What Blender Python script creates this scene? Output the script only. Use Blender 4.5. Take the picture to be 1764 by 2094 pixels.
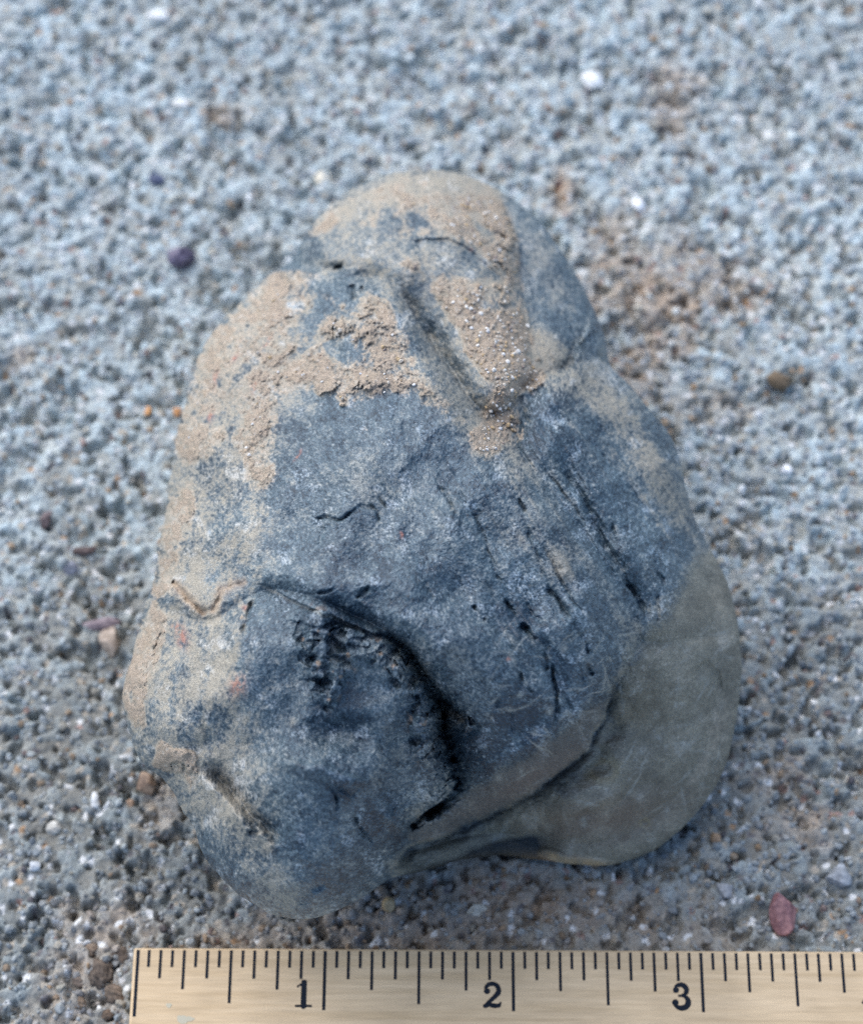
import bpy, bmesh, math, random
import numpy as np
from mathutils import Vector, Matrix

for o in list(bpy.data.objects):
    bpy.data.objects.remove(o)
S = bpy.context.scene
S.render.engine = 'CYCLES'
COL = S.collection
MM = 0.001
rng = np.random.default_rng(11)
random.seed(4)

# ------------------------------------------------------------------ camera
FPX = 5000.0                       # focal length in units of the 1764 x 2094 picture grid
TILT = math.radians(28.0)          # from straight down
CAM_D = 367.7                      # mm along the axis to the ground
CT, ST = math.cos(TILT), math.sin(TILT)
CAM = np.array([0.0, -CAM_D * ST, CAM_D * CT])
FWD = np.array([0.0, ST, -CT]); UPV = np.array([0.0, CT, ST]); RGT = np.array([1.0, 0.0, 0.0])


def ray(u, v):
    a = (np.asarray(u, float) - 882.0) / FPX
    b = -(np.asarray(v, float) - 1047.0) / FPX
    return FWD + a[..., None] * RGT + b[..., None] * UPV


def at(u, v, z=0.0):
    """point (mm) of height z that lies behind picture position (u, v)"""
    d = ray(u, v)
    t = (z - CAM[2]) / d[..., 2]
    return CAM + d * np.asarray(t)[..., None]


cam_data = bpy.data.cameras.new('camera')
cam = bpy.data.objects.new('camera', cam_data)
COL.objects.link(cam)
cam.location = CAM * MM
cam.rotation_euler = (TILT, 0, 0)
cam_data.sensor_fit = 'VERTICAL'
cam_data.sensor_height = 36.0
cam_data.lens = 36.0 * FPX / 2094.0
cam_data.clip_start = 0.01
cam_data.clip_end = 60.0
cam_data.dof.use_dof = True
cam_data.dof.focus_distance = 0.308
cam_data.dof.aperture_fstop = 20.0
S.camera = cam
S.cycles.use_denoising = False
S.cycles.filter_width = 1.15
S.cycles.max_bounces = 5
S.cycles.diffuse_bounces = 3
S.cycles.sample_clamp_indirect = 4

# ------------------------------------------------------------------ light
SUN_EL, SUN_AZ = math.radians(46), math.radians(-40)     # azimuth from +y (top of picture), towards -x
W = bpy.data.worlds.new('World')
S.world = W
W.use_nodes = True
nt = W.node_tree
sky = nt.nodes.new('ShaderNodeTexSky')
sky.sky_type = 'NISHITA'
sky.sun_disc = False
sky.sun_elevation = SUN_EL
sky.sun_rotation = SUN_AZ
sky.air_density = 1.0
sky.dust_density = 1.5
sky.ozone_density = 2.5
bg = nt.nodes['Background']
bg.inputs[1].default_value = 0.115
nt.links.new(sky.outputs[0], bg.inputs[0])
sd = bpy.data.lights.new('sun', 'SUN')
sd.energy = 1.5
sd.angle = math.radians(95)
sd.color = (1.0, 0.98, 0.95)
sun = bpy.data.objects.new('sun', sd)
COL.objects.link(sun)
sdir = Vector((math.sin(SUN_AZ) * math.cos(SUN_EL), math.cos(SUN_AZ) * math.cos(SUN_EL), math.sin(SUN_EL)))
sun.rotation_euler = sdir.to_track_quat('Z', 'Y').to_euler()
sun.location = sdir * 2
S.view_settings.view_transform = 'Standard'
S.view_settings.look = 'None'
S.view_settings.exposure = 1.30
S.view_settings.gamma = 1.0

# ------------------------------------------------------------------ numpy noise tools


def vnoise(shape, cell, seed, cellx=None):
    """smooth value noise (0..1) on a raster; cell in samples"""
    r = np.random.default_rng(seed)
    cy, cx = cell, (cellx or cell)
    h, w = shape
    g = r.random((int(h / cy) + 4, int(w / cx) + 4)).astype(np.float32)
    y = (np.arange(h) + r.random() * cy) / cy
    x = (np.arange(w) + r.random() * cx) / cx
    y0, x0 = y.astype(int), x.astype(int)
    fy, fx = (y - y0).astype(np.float32), (x - x0).astype(np.float32)
    fy = fy * fy * (3 - 2 * fy); fx = fx * fx * (3 - 2 * fx)
    a = g[y0] * (1 - fy[:, None]) + g[y0 + 1] * fy[:, None]
    return a[:, x0] * (1 - fx) + a[:, x0 + 1] * fx


def fbm(shape, cell, seed, octs=4, gain=0.5):
    out = np.zeros(shape, np.float32); amp, tot = 1.0, 0.0
    for k in range(octs):
        if cell < 1.0:
            break
        out += amp * vnoise(shape, cell, seed + 17 * k)
        tot += amp; amp *= gain; cell /= 2.03
    return out / tot


def sst(a, b, x):
    t = np.clip((x - a) / (b - a), 0, 1)
    return t * t * (3 - 2 * t)


def lin(r, g, b):
    f = lambda c: ((c / 255 + 0.055) / 1.055) ** 2.4 if c > 10 else c / 255 / 12.92
    return np.array([f(r), f(g), f(b)], np.float32)

# ------------------------------------------------------------------ object tools


def mesh_from(name, V, F, mat, parent=None, smooth=True, col=None, mask=None):
    V = np.ascontiguousarray(V, np.float32); F = np.asarray(F)
    me = bpy.data.meshes.new(name)
    me.vertices.add(len(V)); me.vertices.foreach_set('co', V.ravel())
    n, k = F.shape
    me.loops.add(n * k); me.loops.foreach_set('vertex_index', np.ascontiguousarray(F, np.int32).ravel())
    me.polygons.add(n)
    me.polygons.foreach_set('loop_start', np.arange(0, n * k, k, dtype=np.int32))
    me.polygons.foreach_set('use_smooth', np.full(n, smooth, dtype=bool))
    me.update(calc_edges=True)
    if col is not None:
        a = me.attributes.new('tint', 'FLOAT_COLOR', 'POINT')
        c = np.ones((len(V), 4), np.float32); c[:, :3] = col
        a.data.foreach_set('color', c.ravel())
    if mask is not None:
        a = me.attributes.new('matte', 'FLOAT', 'POINT')
        a.data.foreach_set('value', np.ascontiguousarray(mask, np.float32))
    me.materials.append(mat)
    o = bpy.data.objects.new(name, me)
    COL.objects.link(o)
    if parent is not None:
        o.parent = parent
    return o


def tag(o, label=None, cat=None, group=None, kind=None):
    if label: o['label'] = label
    if cat: o['category'] = cat
    if group: o['group'] = group
    if kind: o['kind'] = kind
    return o


def mat_new(name):
    m = bpy.data.materials.new(name); m.use_nodes = True
    t = m.node_tree
    return m, t, t.nodes['Principled BSDF']


def N(t, kind, **kw):
    n = t.nodes.new(kind)
    for k, v in kw.items():
        if k.startswith('i_'):
            n.inputs[k[2:].replace('_', ' ')].default_value = v
        else:
            setattr(n, k, v)
    return n


def coords_mm(t):
    tc = N(t, 'ShaderNodeTexCoord')
    mp = N(t, 'ShaderNodeMapping'); mp.inputs['Scale'].default_value = (1000, 1000, 1000)
    t.links.new(tc.outputs['Object'], mp.inputs['Vector'])
    return mp.outputs[0]


def tinted_material(name, rough, spec, grain_scale, grain_amt, bump, bump_scale, sparkle=0.0, rough_matte=None):
    """colour from the 'tint' attribute, broken up by fine procedural grain and relief"""
    m, t, b = mat_new(name)
    L = t.links.new
    at_ = N(t, 'ShaderNodeAttribute', attribute_name='tint')
    co = coords_mm(t)
    n1 = N(t, 'ShaderNodeTexNoise'); n1.inputs['Scale'].default_value = grain_scale
    n1.inputs['Detail'].default_value = 4; n1.inputs['Roughness'].default_value = 0.7
    L(co, n1.inputs['Vector'])
    mr = N(t, 'ShaderNodeMapRange'); mr.inputs['From Min'].default_value = 0.3; mr.inputs['From Max'].default_value = 0.7
    mr.inputs['To Min'].default_value = 1 - grain_amt; mr.inputs['To Max'].default_value = 1 + grain_amt
    L(n1.outputs['Fac'], mr.inputs['Value'])
    mul = N(t, 'ShaderNodeVectorMath', operation='SCALE')
    L(at_.outputs['Color'], mul.inputs[0]); L(mr.outputs[0], mul.inputs['Scale'])
    colour = mul.outputs[0]
    if sparkle > 0:
        n3 = N(t, 'ShaderNodeTexNoise'); n3.inputs['Scale'].default_value = 3.4
        n3.inputs['Detail'].default_value = 1
        L(co, n3.inputs['Vector'])
        m3 = N(t, 'ShaderNodeMapRange'); m3.inputs['From Min'].default_value = 0.70; m3.inputs['From Max'].default_value = 0.80
        m3.inputs['To Max'].default_value = sparkle
        L(n3.outputs['Fac'], m3.inputs['Value'])
        mx = N(t, 'ShaderNodeMix', data_type='RGBA')
        L(m3.outputs[0], mx.inputs[0]); L(colour, mx.inputs[6]); mx.inputs[7].default_value = (0.5, 0.52, 0.55, 1)
        colour = mx.outputs[2]
    L(colour, b.inputs['Base Color'])
    b.inputs['Roughness'].default_value = rough
    b.inputs['Specular IOR Level'].default_value = spec
    if rough_matte is not None:
        am = N(t, 'ShaderNodeAttribute', attribute_name='matte')
        m4 = N(t, 'ShaderNodeMapRange'); m4.inputs['To Min'].default_value = rough; m4.inputs['To Max'].default_value = rough_matte
        L(am.outputs['Fac'], m4.inputs['Value']); L(m4.outputs[0], b.inputs['Roughness'])
    n2 = N(t, 'ShaderNodeTexNoise'); n2.inputs['Scale'].default_value = bump_scale
    n2.inputs['Detail'].default_value = 5; n2.inputs['Roughness'].default_value = 0.65
    L(co, n2.inputs['Vector'])
    bp = N(t, 'ShaderNodeBump'); bp.inputs['Strength'].default_value = bump; bp.inputs['Distance'].default_value = 0.0004
    L(n2.outputs['Fac'], bp.inputs['Height']); L(bp.outputs[0], b.inputs['Normal'])
    return m


M_ROCK = tinted_material('slate_rock', 0.42, 0.42, 5.5, 0.45, 0.45, 4.0, 0.35, 0.95)
M_MUD = tinted_material('dried_mud', 0.95, 0.15, 4.0, 0.30, 0.9, 3.2, 0.25)
M_GROUND = tinted_material('cement_sand', 0.85, 0.3, 2.6, 0.28, 0.7, 2.2)
M_GRAIN = tinted_material('sand_grain', 0.75, 0.4, 2.5, 0.25, 0.5, 2.5)

# ================================================================== GROUND
X0, X1, Y0, Y1 = -78.0, 78.0, -92.0, 106.0
GS = 0.29
gx = np.arange(X0, X1 + GS / 2, GS); gy = np.arange(Y0, Y1 + GS / 2, GS)
gshape = (len(gy), len(gx))


def worley(X, Y, cell, seed):
    r = np.random.default_rng(seed)
    n = 512
    jx = r.random((n, n)).astype(np.float32); jy = r.random((n, n)).astype(np.float32)
    ids = r.random((n, n)).astype(np.float32)
    cx = np.floor(X / cell).astype(int); cy = np.floor(Y / cell).astype(int)
    f1 = np.full(X.shape, 9.0, np.float32); f2 = f1.copy(); idd = np.zeros(X.shape, np.float32)
    for dx in (-1, 0, 1):
        for dy in (-1, 0, 1):
            i, j = (cx + dx) % n, (cy + dy) % n
            px = (cx + dx + jx[i, j]); py = (cy + dy + jy[i, j])
            d = np.hypot(X / cell - px, Y / cell - py).astype(np.float32)
            closer = d < f1
            f2 = np.where(closer, f1, np.minimum(f2, d))
            idd = np.where(closer, ids[i, j], idd)
            f1 = np.where(closer, d, f1)
    return f1, f2, idd


GX, GY = np.meshgrid(gx, gy)
wx = GX + 1.4 * (fbm(gshape, 9, 1, 3) - .5); wy = GY + 1.4 * (fbm(gshape, 9, 2, 3) - .5)
a1, a2, ia = worley(wx, wy, 1.75, 31)
b1, b2, ib = worley(wx, wy, 0.95, 32)
c1, c2, ic = worley(wx, wy, 3.6, 33)
big = fbm(gshape, 60, 5, 4)
gz = 0.36 * np.clip(1 - 1.5 * a1 ** 2, -0.4, 1) * (0.25 + 0.9 * ia) + 0.30 * (ia - .5)
gz += 0.22 * np.clip(1 - 1.6 * b1 ** 2, -0.4, 1) * (0.3 + ib)
gz += 0.30 * (c1 < 0.42) * (ic > .7) * np.sqrt(np.clip(1 - (c1 / .42) ** 2, 0, 1)) * 1.3
pit = (fbm(gshape, 9, 8, 3) - 0.60)
gz -= 1.75 * sst(0.04, 0.11, pit) + 1.4 * sst(.63, .72, fbm(gshape, 5, 10, 2))
gz += 1.2 * (big - .5) + 0.22 * (fbm(gshape, 3.2, 9, 2) - .5)
gz -= gz.mean() + 0.15


def stain(u, v, rx, ry, seed, rot=0.0):
    p = at(u, v)
    dx, dy = GX - p[0], GY - p[1]
    c, s = math.cos(rot), math.sin(rot)
    e = np.hypot((c * dx + s * dy) / rx, (-s * dx + c * dy) / ry)
    n = fbm(gshape, 14, seed, 4)
    return sst(1.15, 0.2, e + 1.5 * (n - .5))


tan_ = np.zeros(gshape, np.float32)
for k, (u, v, rx, ry, w, rot) in enumerate([
        (445, 232, 4.5, 3.0, .75, .6), (1148, 385, 3.2, 6.5, .8, .1), (1390, 215, 6, 10, .60, .1),
        (1320, 610, 17, 13, .80, .2), (1270, 770, 8, 7, .75, 0), (1440, 590, 14, 8, .55, 0), (1240, 470, 7, 9, .5, 0), (1450, 830, 8, 5, .3, 0),
        (1640, 1680, 7, 5, .55, .3), (1030, 1830, 15, 6, .72, 0), (800, 1900, 22, 6, .62, 0), (1590, 1590, 6, 5, .35, 0),
        (620, 1950, 18, 5, .5, 0), (1200, 1870, 16, 6, .55, 0), (215, 1900, 8, 7, .45, .3), (180, 1960, 7, 10, .5, .1),
        (1540, 1100, 5, 9, .22, 0), (345, 1640, 6, 6, .4, 0), (40, 735, 3, 2.5, .55, .4), (1480, 1930, 16, 4, .3, 0),
        (1270, 1920, 20, 5, .3, 0), (140, 2040, 8, 6, .4, 0)]):
    tan_ = np.maximum(tan_, w * stain(u, v, rx, ry, 40 + k, rot))
cell_lum = 0.78 + 0.40 * ib * 0.6 + 0.34 * (ia - .5)
base = np.array([0.395, 0.430, 0.430], np.float32)
wc = .75 * sst(.2, .8, .6 * fbm(gshape, 10, 75, 3) + .4 * ia)[..., None]
gcol = (np.array([.425, .440, .405], np.float32) * (1 - wc) + np.array([.360, .450, .485], np.float32) * wc) * cell_lum[..., None]
mot = fbm(gshape, 40, 71, 4)
gcol *= (0.80 + 0.42 * mot)[..., None]
# uneven soil drifts, plus shade painted into the nearer part of the slab
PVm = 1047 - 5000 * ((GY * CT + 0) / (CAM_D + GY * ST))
dirt_shade = sst(750, 1800, PVm + 900 * (fbm(gshape, 75, 73, 5, .6) - .5)) * (.7 + .6 * fbm(gshape, 12, 74, 3))
dirt_shade = np.clip(dirt_shade, 0, 1)[..., None] * .82
gcol = gcol * (1 - dirt_shade) + gcol * np.array([.50, .46, .43], np.float32) * dirt_shade
tn = np.clip(tan_ * (0.55 + 0.9 * fbm(gshape, 6, 72, 3)), 0, 1)[..., None]
gcol = gcol * (1 - tn) + np.array([0.345, 0.262, 0.19], np.float32) * (0.8 + .4 * ib)[..., None] * tn
for lo, hi, c in ((.0, .010, (.34, .22, .13)), (.010, .03, (.14, .13, .13)), (.03, .09, (.62, .62, .60)), (.09, .10, (.28, .19, .16)),
                  (.10, .15, (.36, .32, .26))):
    sel = ((ib >= lo) & (ib < hi) & (b1 < .55))[..., None]
    gcol = np.where(sel, np.array(c, np.float32), gcol)
# the grid reaches on with widening steps well past anything in view
ext = np.concatenate([[.6, 1.5], np.arange(3.2, 92, 1.8), [96, 105, 125, 170, 300, 600, 1500, 4000, 9000, 20000]])
ax = np.concatenate([X0 - ext[::-1], gx, X1 + ext]); ay = np.concatenate([Y0 - ext[::-1], gy, Y1 + ext])
ne = len(ext)
AX, AY = np.meshgrid(ax, ay)
AZ = np.pad(gz, ne, mode='edge'); AC = np.pad(gcol, ((ne, ne), (ne, ne), (0, 0)), mode='edge')
far = np.maximum(np.maximum(X0 - AX, AX - X1), np.maximum(Y0 - AY, AY - Y1))
e1, e2, ei = worley(AX.astype(np.float32), AY.astype(np.float32), 2.6, 36)
z_out = 1.0 * np.clip(1 - 1.5 * e1 ** 2, -.6, 1) * (.3 + .9 * ei) + .7 * (ei - .5) - .7
k = sst(0, 9, far); AZ = AZ * (1 - k) + z_out * k
AC = AC * (1 - k[..., None]) + (np.array([.395, .425, .42], np.float32) * (.50 + .50 * ei)[..., None]) * k[..., None]
k = sst(70, 110, far)
AZ = AZ * (1 - k) - 0.4 * k
AC = AC * (1 - k[..., None]) + base * 0.72 * k[..., None]
h, w = AX.shape
idx = np.arange(h * w).reshape(h, w)
F = np.stack([idx[:-1, :-1], idx[:-1, 1:], idx[1:, 1:], idx[1:, :-1]], -1).reshape(-1, 4)
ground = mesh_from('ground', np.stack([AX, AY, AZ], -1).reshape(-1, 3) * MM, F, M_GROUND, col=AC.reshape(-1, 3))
tag(ground, 'rough blue grey cement and coarse sand surface', kind='structure')
del AX, AY, AZ, AC


def gsample(A, x, y):
    i = np.clip(((np.asarray(y) - Y0) / GS).round().astype(int), 0, gshape[0] - 1)
    j = np.clip(((np.asarray(x) - X0) / GS).round().astype(int), 0, gshape[1] - 1)
    return A[i, j]


# ================================================================== ROCK
OUT = np.array([(850, 348), (930, 352), (1000, 378), (1060, 415), (1110, 462), (1150, 520), (1185, 575), (1215, 635), (1238, 690),
    (1249, 748), (1288, 790), (1330, 840), (1365, 885), (1390, 940), (1403, 1000), (1420, 1060), (1450, 1120), (1480, 1180),
    (1500, 1240), (1512, 1310), (1516, 1380), (1510, 1440), (1500, 1500), (1485, 1560), (1455, 1620), (1412, 1675), (1370, 1715),
    (1310, 1752), (1240, 1770), (1170, 1768), (1100, 1758), (1030, 1748), (950, 1757), (880, 1778), (800, 1797), (745, 1832), (680, 1864),
    (620, 1878), (560, 1868), (500, 1835), (450, 1790), (415, 1745), (400, 1700), (370, 1650), (340, 1598), (302, 1570), (275, 1530),
    (262, 1480), (251, 1430), (255, 1390), (270, 1345), (285, 1290), (300, 1230), (320, 1170), (325, 1110), (340, 1030),
    (355, 940), (370, 860), (390, 780), (415, 712), (450, 665), (500, 610), (550, 560), (597, 532), (618, 490), (650, 440),
    (700, 398), (770, 363)], float)
CX, CY = 870.0, 1130.0
NT, NF = 1320, 410
th = np.linspace(0, 2 * math.pi, NT, endpoint=False)
P_ = OUT
seg = []
for i in range(len(P_)):                       # Catmull-Rom through the outline
    p0, p1, p2, p3 = P_[i - 1], P_[i], P_[(i + 1) % len(P_)], P_[(i + 2) % len(P_)]
    for t in np.linspace(0, 1, 24, endpoint=False):
        seg.append(0.5 * ((2 * p1) + (p2 - p0) * t + (2 * p0 - 5 * p1 + 4 * p2 - p3) * t * t + (3 * p1 - p0 - 3 * p2 + p3) * t ** 3))
seg = np.array(seg)
ang = np.unwrap(np.arctan2(seg[:, 1] - CY, seg[:, 0] - CX))
rad = np.hypot(seg[:, 0] - CX, seg[:, 1] - CY)
order = np.argsort(np.mod(ang, 2 * math.pi)); am = np.mod(ang, 2 * math.pi)[order]; rm = rad[order]
R = np.interp(th, np.concatenate([am - 2 * math.pi, am, am + 2 * math.pi]), np.tile(rm, 3))


def ring_noise(cell, seed):
    g = np.random.default_rng(seed).random(int(NT / cell) + 1); g[-1] = g[0]
    x = np.linspace(0, len(g) - 1, NT, endpoint=False); i = x.astype(int); f = x - i; f = f * f * (3 - 2 * f)
    return g[i] * (1 - f) + g[(i + 1) % len(g)] * f - .5


left = sst(0.1, 0.9, -np.cos(th))               # muddy crumbly edge on the left side
RN = (2.0 + 2.5 * left) * ring_noise(9, 3) + (1.0 + 2.2 * left) * ring_noise(3.5, 4) + 3.5 * ring_noise(30, 5)

# height (picture-grid units) of the rim above the ground, by direction
DPX = 0.0645                                    # mm per picture-grid unit at the rock's distance
zk = np.radians([-90, -60, -30, -5, 20, 45, 60, 75, 85, 100, 110, 130, 150, 180, 215, 240, 270])
zv = np.array([430, 430, 420, 380, 280, 120, 55, 40, 70, 260, 400, 430, 420, 420, 420, 430, 430], float)
tz = np.where(th > 1.5 * math.pi, th - 2 * math.pi, th)
ZS = np.interp(tz, zk, zv)
kk = np.ones(61) / 61
ZS = np.convolve(np.concatenate([ZS[-30:], ZS, ZS[:30]]), kk, 'valid')

RS = 1.3
RX0, RY0 = 200.0, 300.0
rw, rh = int(1370 / RS), int(1620 / RS)
rshape = (rh, rw)
U0, V0 = np.meshgrid(RX0 + RS * np.arange(rw), RY0 + RS * np.arange(rh))
U0 = U0.astype(np.float32); V0 = V0.astype(np.float32)
U = U0 + 16 * (fbm(rshape, 26, 101, 4, .68) - .5); V = V0 + 16 * (fbm(rshape, 26, 102, 4, .6) - .5)
fy_ = np.fft.fftfreq(rh)[:, None]; fx_ = np.fft.rfftfreq(rw)[None, :]
FR2 = (fy_ ** 2 + fx_ ** 2).astype(np.float32)


def blur(A, sigma):
    s = sigma / RS
    return np.fft.irfft2(np.fft.rfft2(A) * np.exp(-2 * (math.pi * s) ** 2 * FR2), s=rshape).astype(np.float32)


def inside(pts):
    """even-odd polygon mask on the warped raster"""
    m = np.zeros(rshape, bool)
    n = len(pts)
    for i in range(n):
        (xa, ya), (xb, yb) = pts[i], pts[(i + 1) % n]
        if ya == yb: continue
        c = ((ya > V) != (yb > V)) & (U < (xb - xa) * (V - ya) / (yb - ya) + xa)
        m ^= c
    return m


def pl(pts, reach):
    """distance to a polyline, signed side (+ = right of travel on the picture), position along 0..1; on a crop"""
    p = np.array(pts, float)
    xa, ya = p.min(0) - reach - 12; xb, yb = p.max(0) + reach + 12
    j0, j1 = max(0, int((xa - RX0) / RS)), min(rw, int((xb - RX0) / RS) + 1)
    i0, i1 = max(0, int((ya - RY0) / RS)), min(rh, int((yb - RY0) / RS) + 1)
    sl = (slice(i0, i1), slice(j0, j1))
    u, v = U[sl], V[sl]
    best = np.full(u.shape, 1e9, np.float32); side = np.zeros_like(best); pos = np.zeros_like(best)
    lens = np.hypot(*np.diff(p, axis=0).T); cum = np.concatenate([[0], np.cumsum(lens)]); tot = cum[-1]
    for k in range(len(p) - 1):
        d = p[k + 1] - p[k]
        t = np.clip(((u - p[k, 0]) * d[0] + (v - p[k, 1]) * d[1]) / (lens[k] ** 2), 0, 1)
        ex, ey = u - (p[k, 0] + t * d[0]), v - (p[k, 1] + t * d[1])
        dist = np.hypot(ex, ey)
        c = dist < best
        best = np.where(c, dist, best)
        side = np.where(c, np.sign(d[0] * ey - d[1] * ex), side)
        pos = np.where(c, (cum[k] + t * lens[k]) / tot, pos)
    return sl, best, side, pos


H = np.zeros(rshape, np.float32)          # relief, picture-grid units towards the viewer
DUST = np.zeros(rshape, np.float32); DARK = np.zeros(rshape, np.float32)
TAN = np.zeros(rshape, np.float32); MUDP = np.zeros(rshape, np.float32)


GN = fbm(rshape, 22, 120, 3); GN2 = fbm(rshape, 12, 121, 2)


def taper(pos, a=.12, b=.12):
    return sst(0, a, pos) * sst(0, b, 1 - pos) if a and b else (sst(0, a, pos) if a else (sst(0, b, 1 - pos) if b else 1.0))


def groove(pts, depth, w, a=.15, b=.15, stain=0.0):
    sl, d, s, pos = pl(pts, 3.5 * w)
    k = np.clip(2.6 * GN[sl] - .6, .05, 1.5) * .85
    ww = w * (.38 + .70 * GN2[sl]) if w < 9.5 else w
    g = np.exp(-(d / ww) ** 1.5) * taper(pos, a, b) * (k if w < 9.5 else .55 + .6 * k)
    H[sl] -= depth * g
    if stain: TAN[sl] = np.maximum(TAN[sl], stain * np.exp(-(d / (w * 1.3)) ** 2) * taper(pos, a, b))


def step(pts, drop, tau, side, a=.15, b=.15, edge=2.5):
    """the surface falls away on one side of a line and comes back over tau"""
    sl, d, s, pos = pl(pts, 4 * tau)
    f = np.exp(-(d / tau)) * taper(pos, a, b)
    sgn = d * s * side
    A = np.zeros(rshape, np.float32); A[sl] = drop * f * sst(-edge, edge, sgn)
    far_ = sst(10, 10 + .8 * tau, d)
    H[sl] -= A[sl] * (1 - far_) + blur(A, .35 * tau)[sl] * far_


def crest(pts, amp, w, a=.25, b=.25):
    sl, d, s, pos = pl(pts, 3 * w)
    H[sl] += amp * np.exp(-(d / w) ** 2) * taper(pos, a, b)


def bump(x, y, rx, ry, amp, rot=0.0, p=1.0):
    c, s_ = math.cos(rot), math.sin(rot)
    dx, dy = U - x, V - y
    e = ((c * dx + s_ * dy) / rx) ** 2 + ((-s_ * dx + c * dy) / ry) ** 2
    H[:] += amp * np.exp(-e ** p)


def patch(A, pts, amp, sig):
    A += amp * blur(inside(pts).astype(np.float32), sig)


def spot(A, x, y, rx, ry, amp, rot=0.0, p=1.0):
    c, s_ = math.cos(rot), math.sin(rot)
    dx, dy = U - x, V - y
    e = ((c * dx + s_ * dy) / rx) ** 2 + ((-s_ * dx + c * dy) / ry) ** 2
    A += amp * np.exp(-e ** p)


# ---- broad masses: overlapping lobes that meet in creases
def lobe(pts, amp, sig=42):
    p = blur(inside(pts).astype(np.float32), sig)
    return amp * np.clip(2 * p - 1, 0, 1) ** .75


VAL = [(806, 556), (830, 608), (859, 666), (885, 703), (910, 750), (947, 795), (970, 838)]
LEDGE = [(1082, 931), (1150, 1010), (1207, 1088), (1262, 1170), (1292, 1214), (1326, 1288)]
FRONT = [(1326, 1288), (1262, 1385), (1244, 1415), (1238, 1462), (1209, 1503), (1205, 1534), (1144, 1576), (1082, 1626), (1000, 1668), (915, 1705), (832, 1734), (800, 1790)]
CLEFT = [(355, 1195), (436, 1254), (480, 1196), (545, 1198), (640, 1244), (750, 1290), (814, 1312), (863, 1368), (902, 1430), (906, 1500), (928, 1560), (936, 1600), (890, 1652), (832, 1692)]
HL = [
    lobe([(540, 588), (640, 590), (720, 596)] + VAL + [(1010, 880), (1060, 830), (1105, 780), (1070, 640), (1050, 470), (1000, 340), (900, 260), (700, 260), (520, 480)], 125),
    lobe([(540, 552), (640, 548), (720, 562)] + VAL + [(1010, 885)] + LEDGE + FRONT[1:-1] + CLEFT[:3:-1] + [(570, 1222), (490, 1262), (430, 1320), (340, 1290), (200, 1260), (200, 800), (400, 560)], 185, 36),
    lobe([(x - 32, y + 14) for x, y in LEDGE] + [(1330, 1330), (1420, 1330), (1600, 1300), (1500, 850), (1300, 700), (1250, 765), (1184, 706), (1160, 758), (1105, 785), (1060, 840)], 125, 36),
    lobe([(1000, 340), (1050, 470), (1070, 640), (1105, 780), (1160, 758), (1184, 706), (1250, 765), (1350, 700), (1250, 450), (1100, 300)], 60, 34),
    lobe(CLEFT[:3] + [(545, 1165), (650, 1200), (770, 1262), (820, 1304)] + CLEFT[7:] + [(833, 1740), (800, 1790), (800, 2000), (400, 2000), (100, 1500), (200, 1180)], 165, 28),
    lobe(FRONT + [(900, 1800), (1000, 1950), (1700, 1950), (1700, 1160), (1560, 1160), (1400, 1190)], 70, 50),
]
HM = HL[0]
for h_ in HL[1:]:
    d_ = np.clip(.5 + .5 * (HM - h_) / 9, 0, 1)              # smooth maximum
    HM = h_ * (1 - d_) + HM * d_ + 9 * d_ * (1 - d_)
H += .66 * (HM - 120)
# valley in the upper part, its steep wall on the left
V_ = [(806, 556), (830, 608), (859, 666), (885, 703), (910, 750), (947, 795), (970, 838)]
step(V_, 46, 60, -1, .35, .25, 6)
crest([(x - 26, y + 14) for x, y in V_], 30, 30)
groove(V_, 14, 14, .35, .2)
groove([(860, 640), (905, 720), (950, 790)], 24, 30, .3, .3)
bump(845, 690, 26, 130, 22, -.45)                  # ridge beside the valley
# ledges on the upper lobe
step([(835, 500), (874, 489), (921, 488), (947, 498), (980, 528), (1009, 550), (1040, 585)], 14, 45, 1, .1, .2, 3)
groove([(986, 450), (1010, 470), (1040, 493)], 34, 9, .2, .2)
groove([(560, 552), (600, 545), (640, 548), (687, 552), (730, 570)], 30, 12, .05, .2)
step([(575, 543), (640, 548), (700, 556), (760, 575), (806, 560)], 20, 90, -1, .05, .3, 10)
groove([(684, 550), (705, 546)], 40, 7)
groove([(718, 575), (722, 596), (726, 616)], 38, 8)
groove([(736, 582), (744, 598)], 25, 6)
bump(712, 560, 26, 10, 18, -.2)
bump(636, 517, 18, 26, -16, .2)
# second lobe on the right in front of the first
step([(1040, 815), (1085, 790), (1120, 768), (1160, 758), (1184, 706), (1215, 735), (1252, 770)], 60, 90, -1, .15, 0, 8)
step([(1010, 380), (1052, 440), (1068, 520), (1064, 580), (1080, 660), (1100, 730)], 24, 120, -1, .2, .3, 30)
groove([(1090, 775), (1125, 765), (1165, 757)], 14, 6)
step([(1045, 440), (1062, 500), (1058, 560), (1070, 610), (1082, 660), (1104, 730), (1114, 762)], 12, 40, -1, .2, .2, 4)
groove([(1050, 800), (1070, 830), (1075, 870)], 16, 10)
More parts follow.
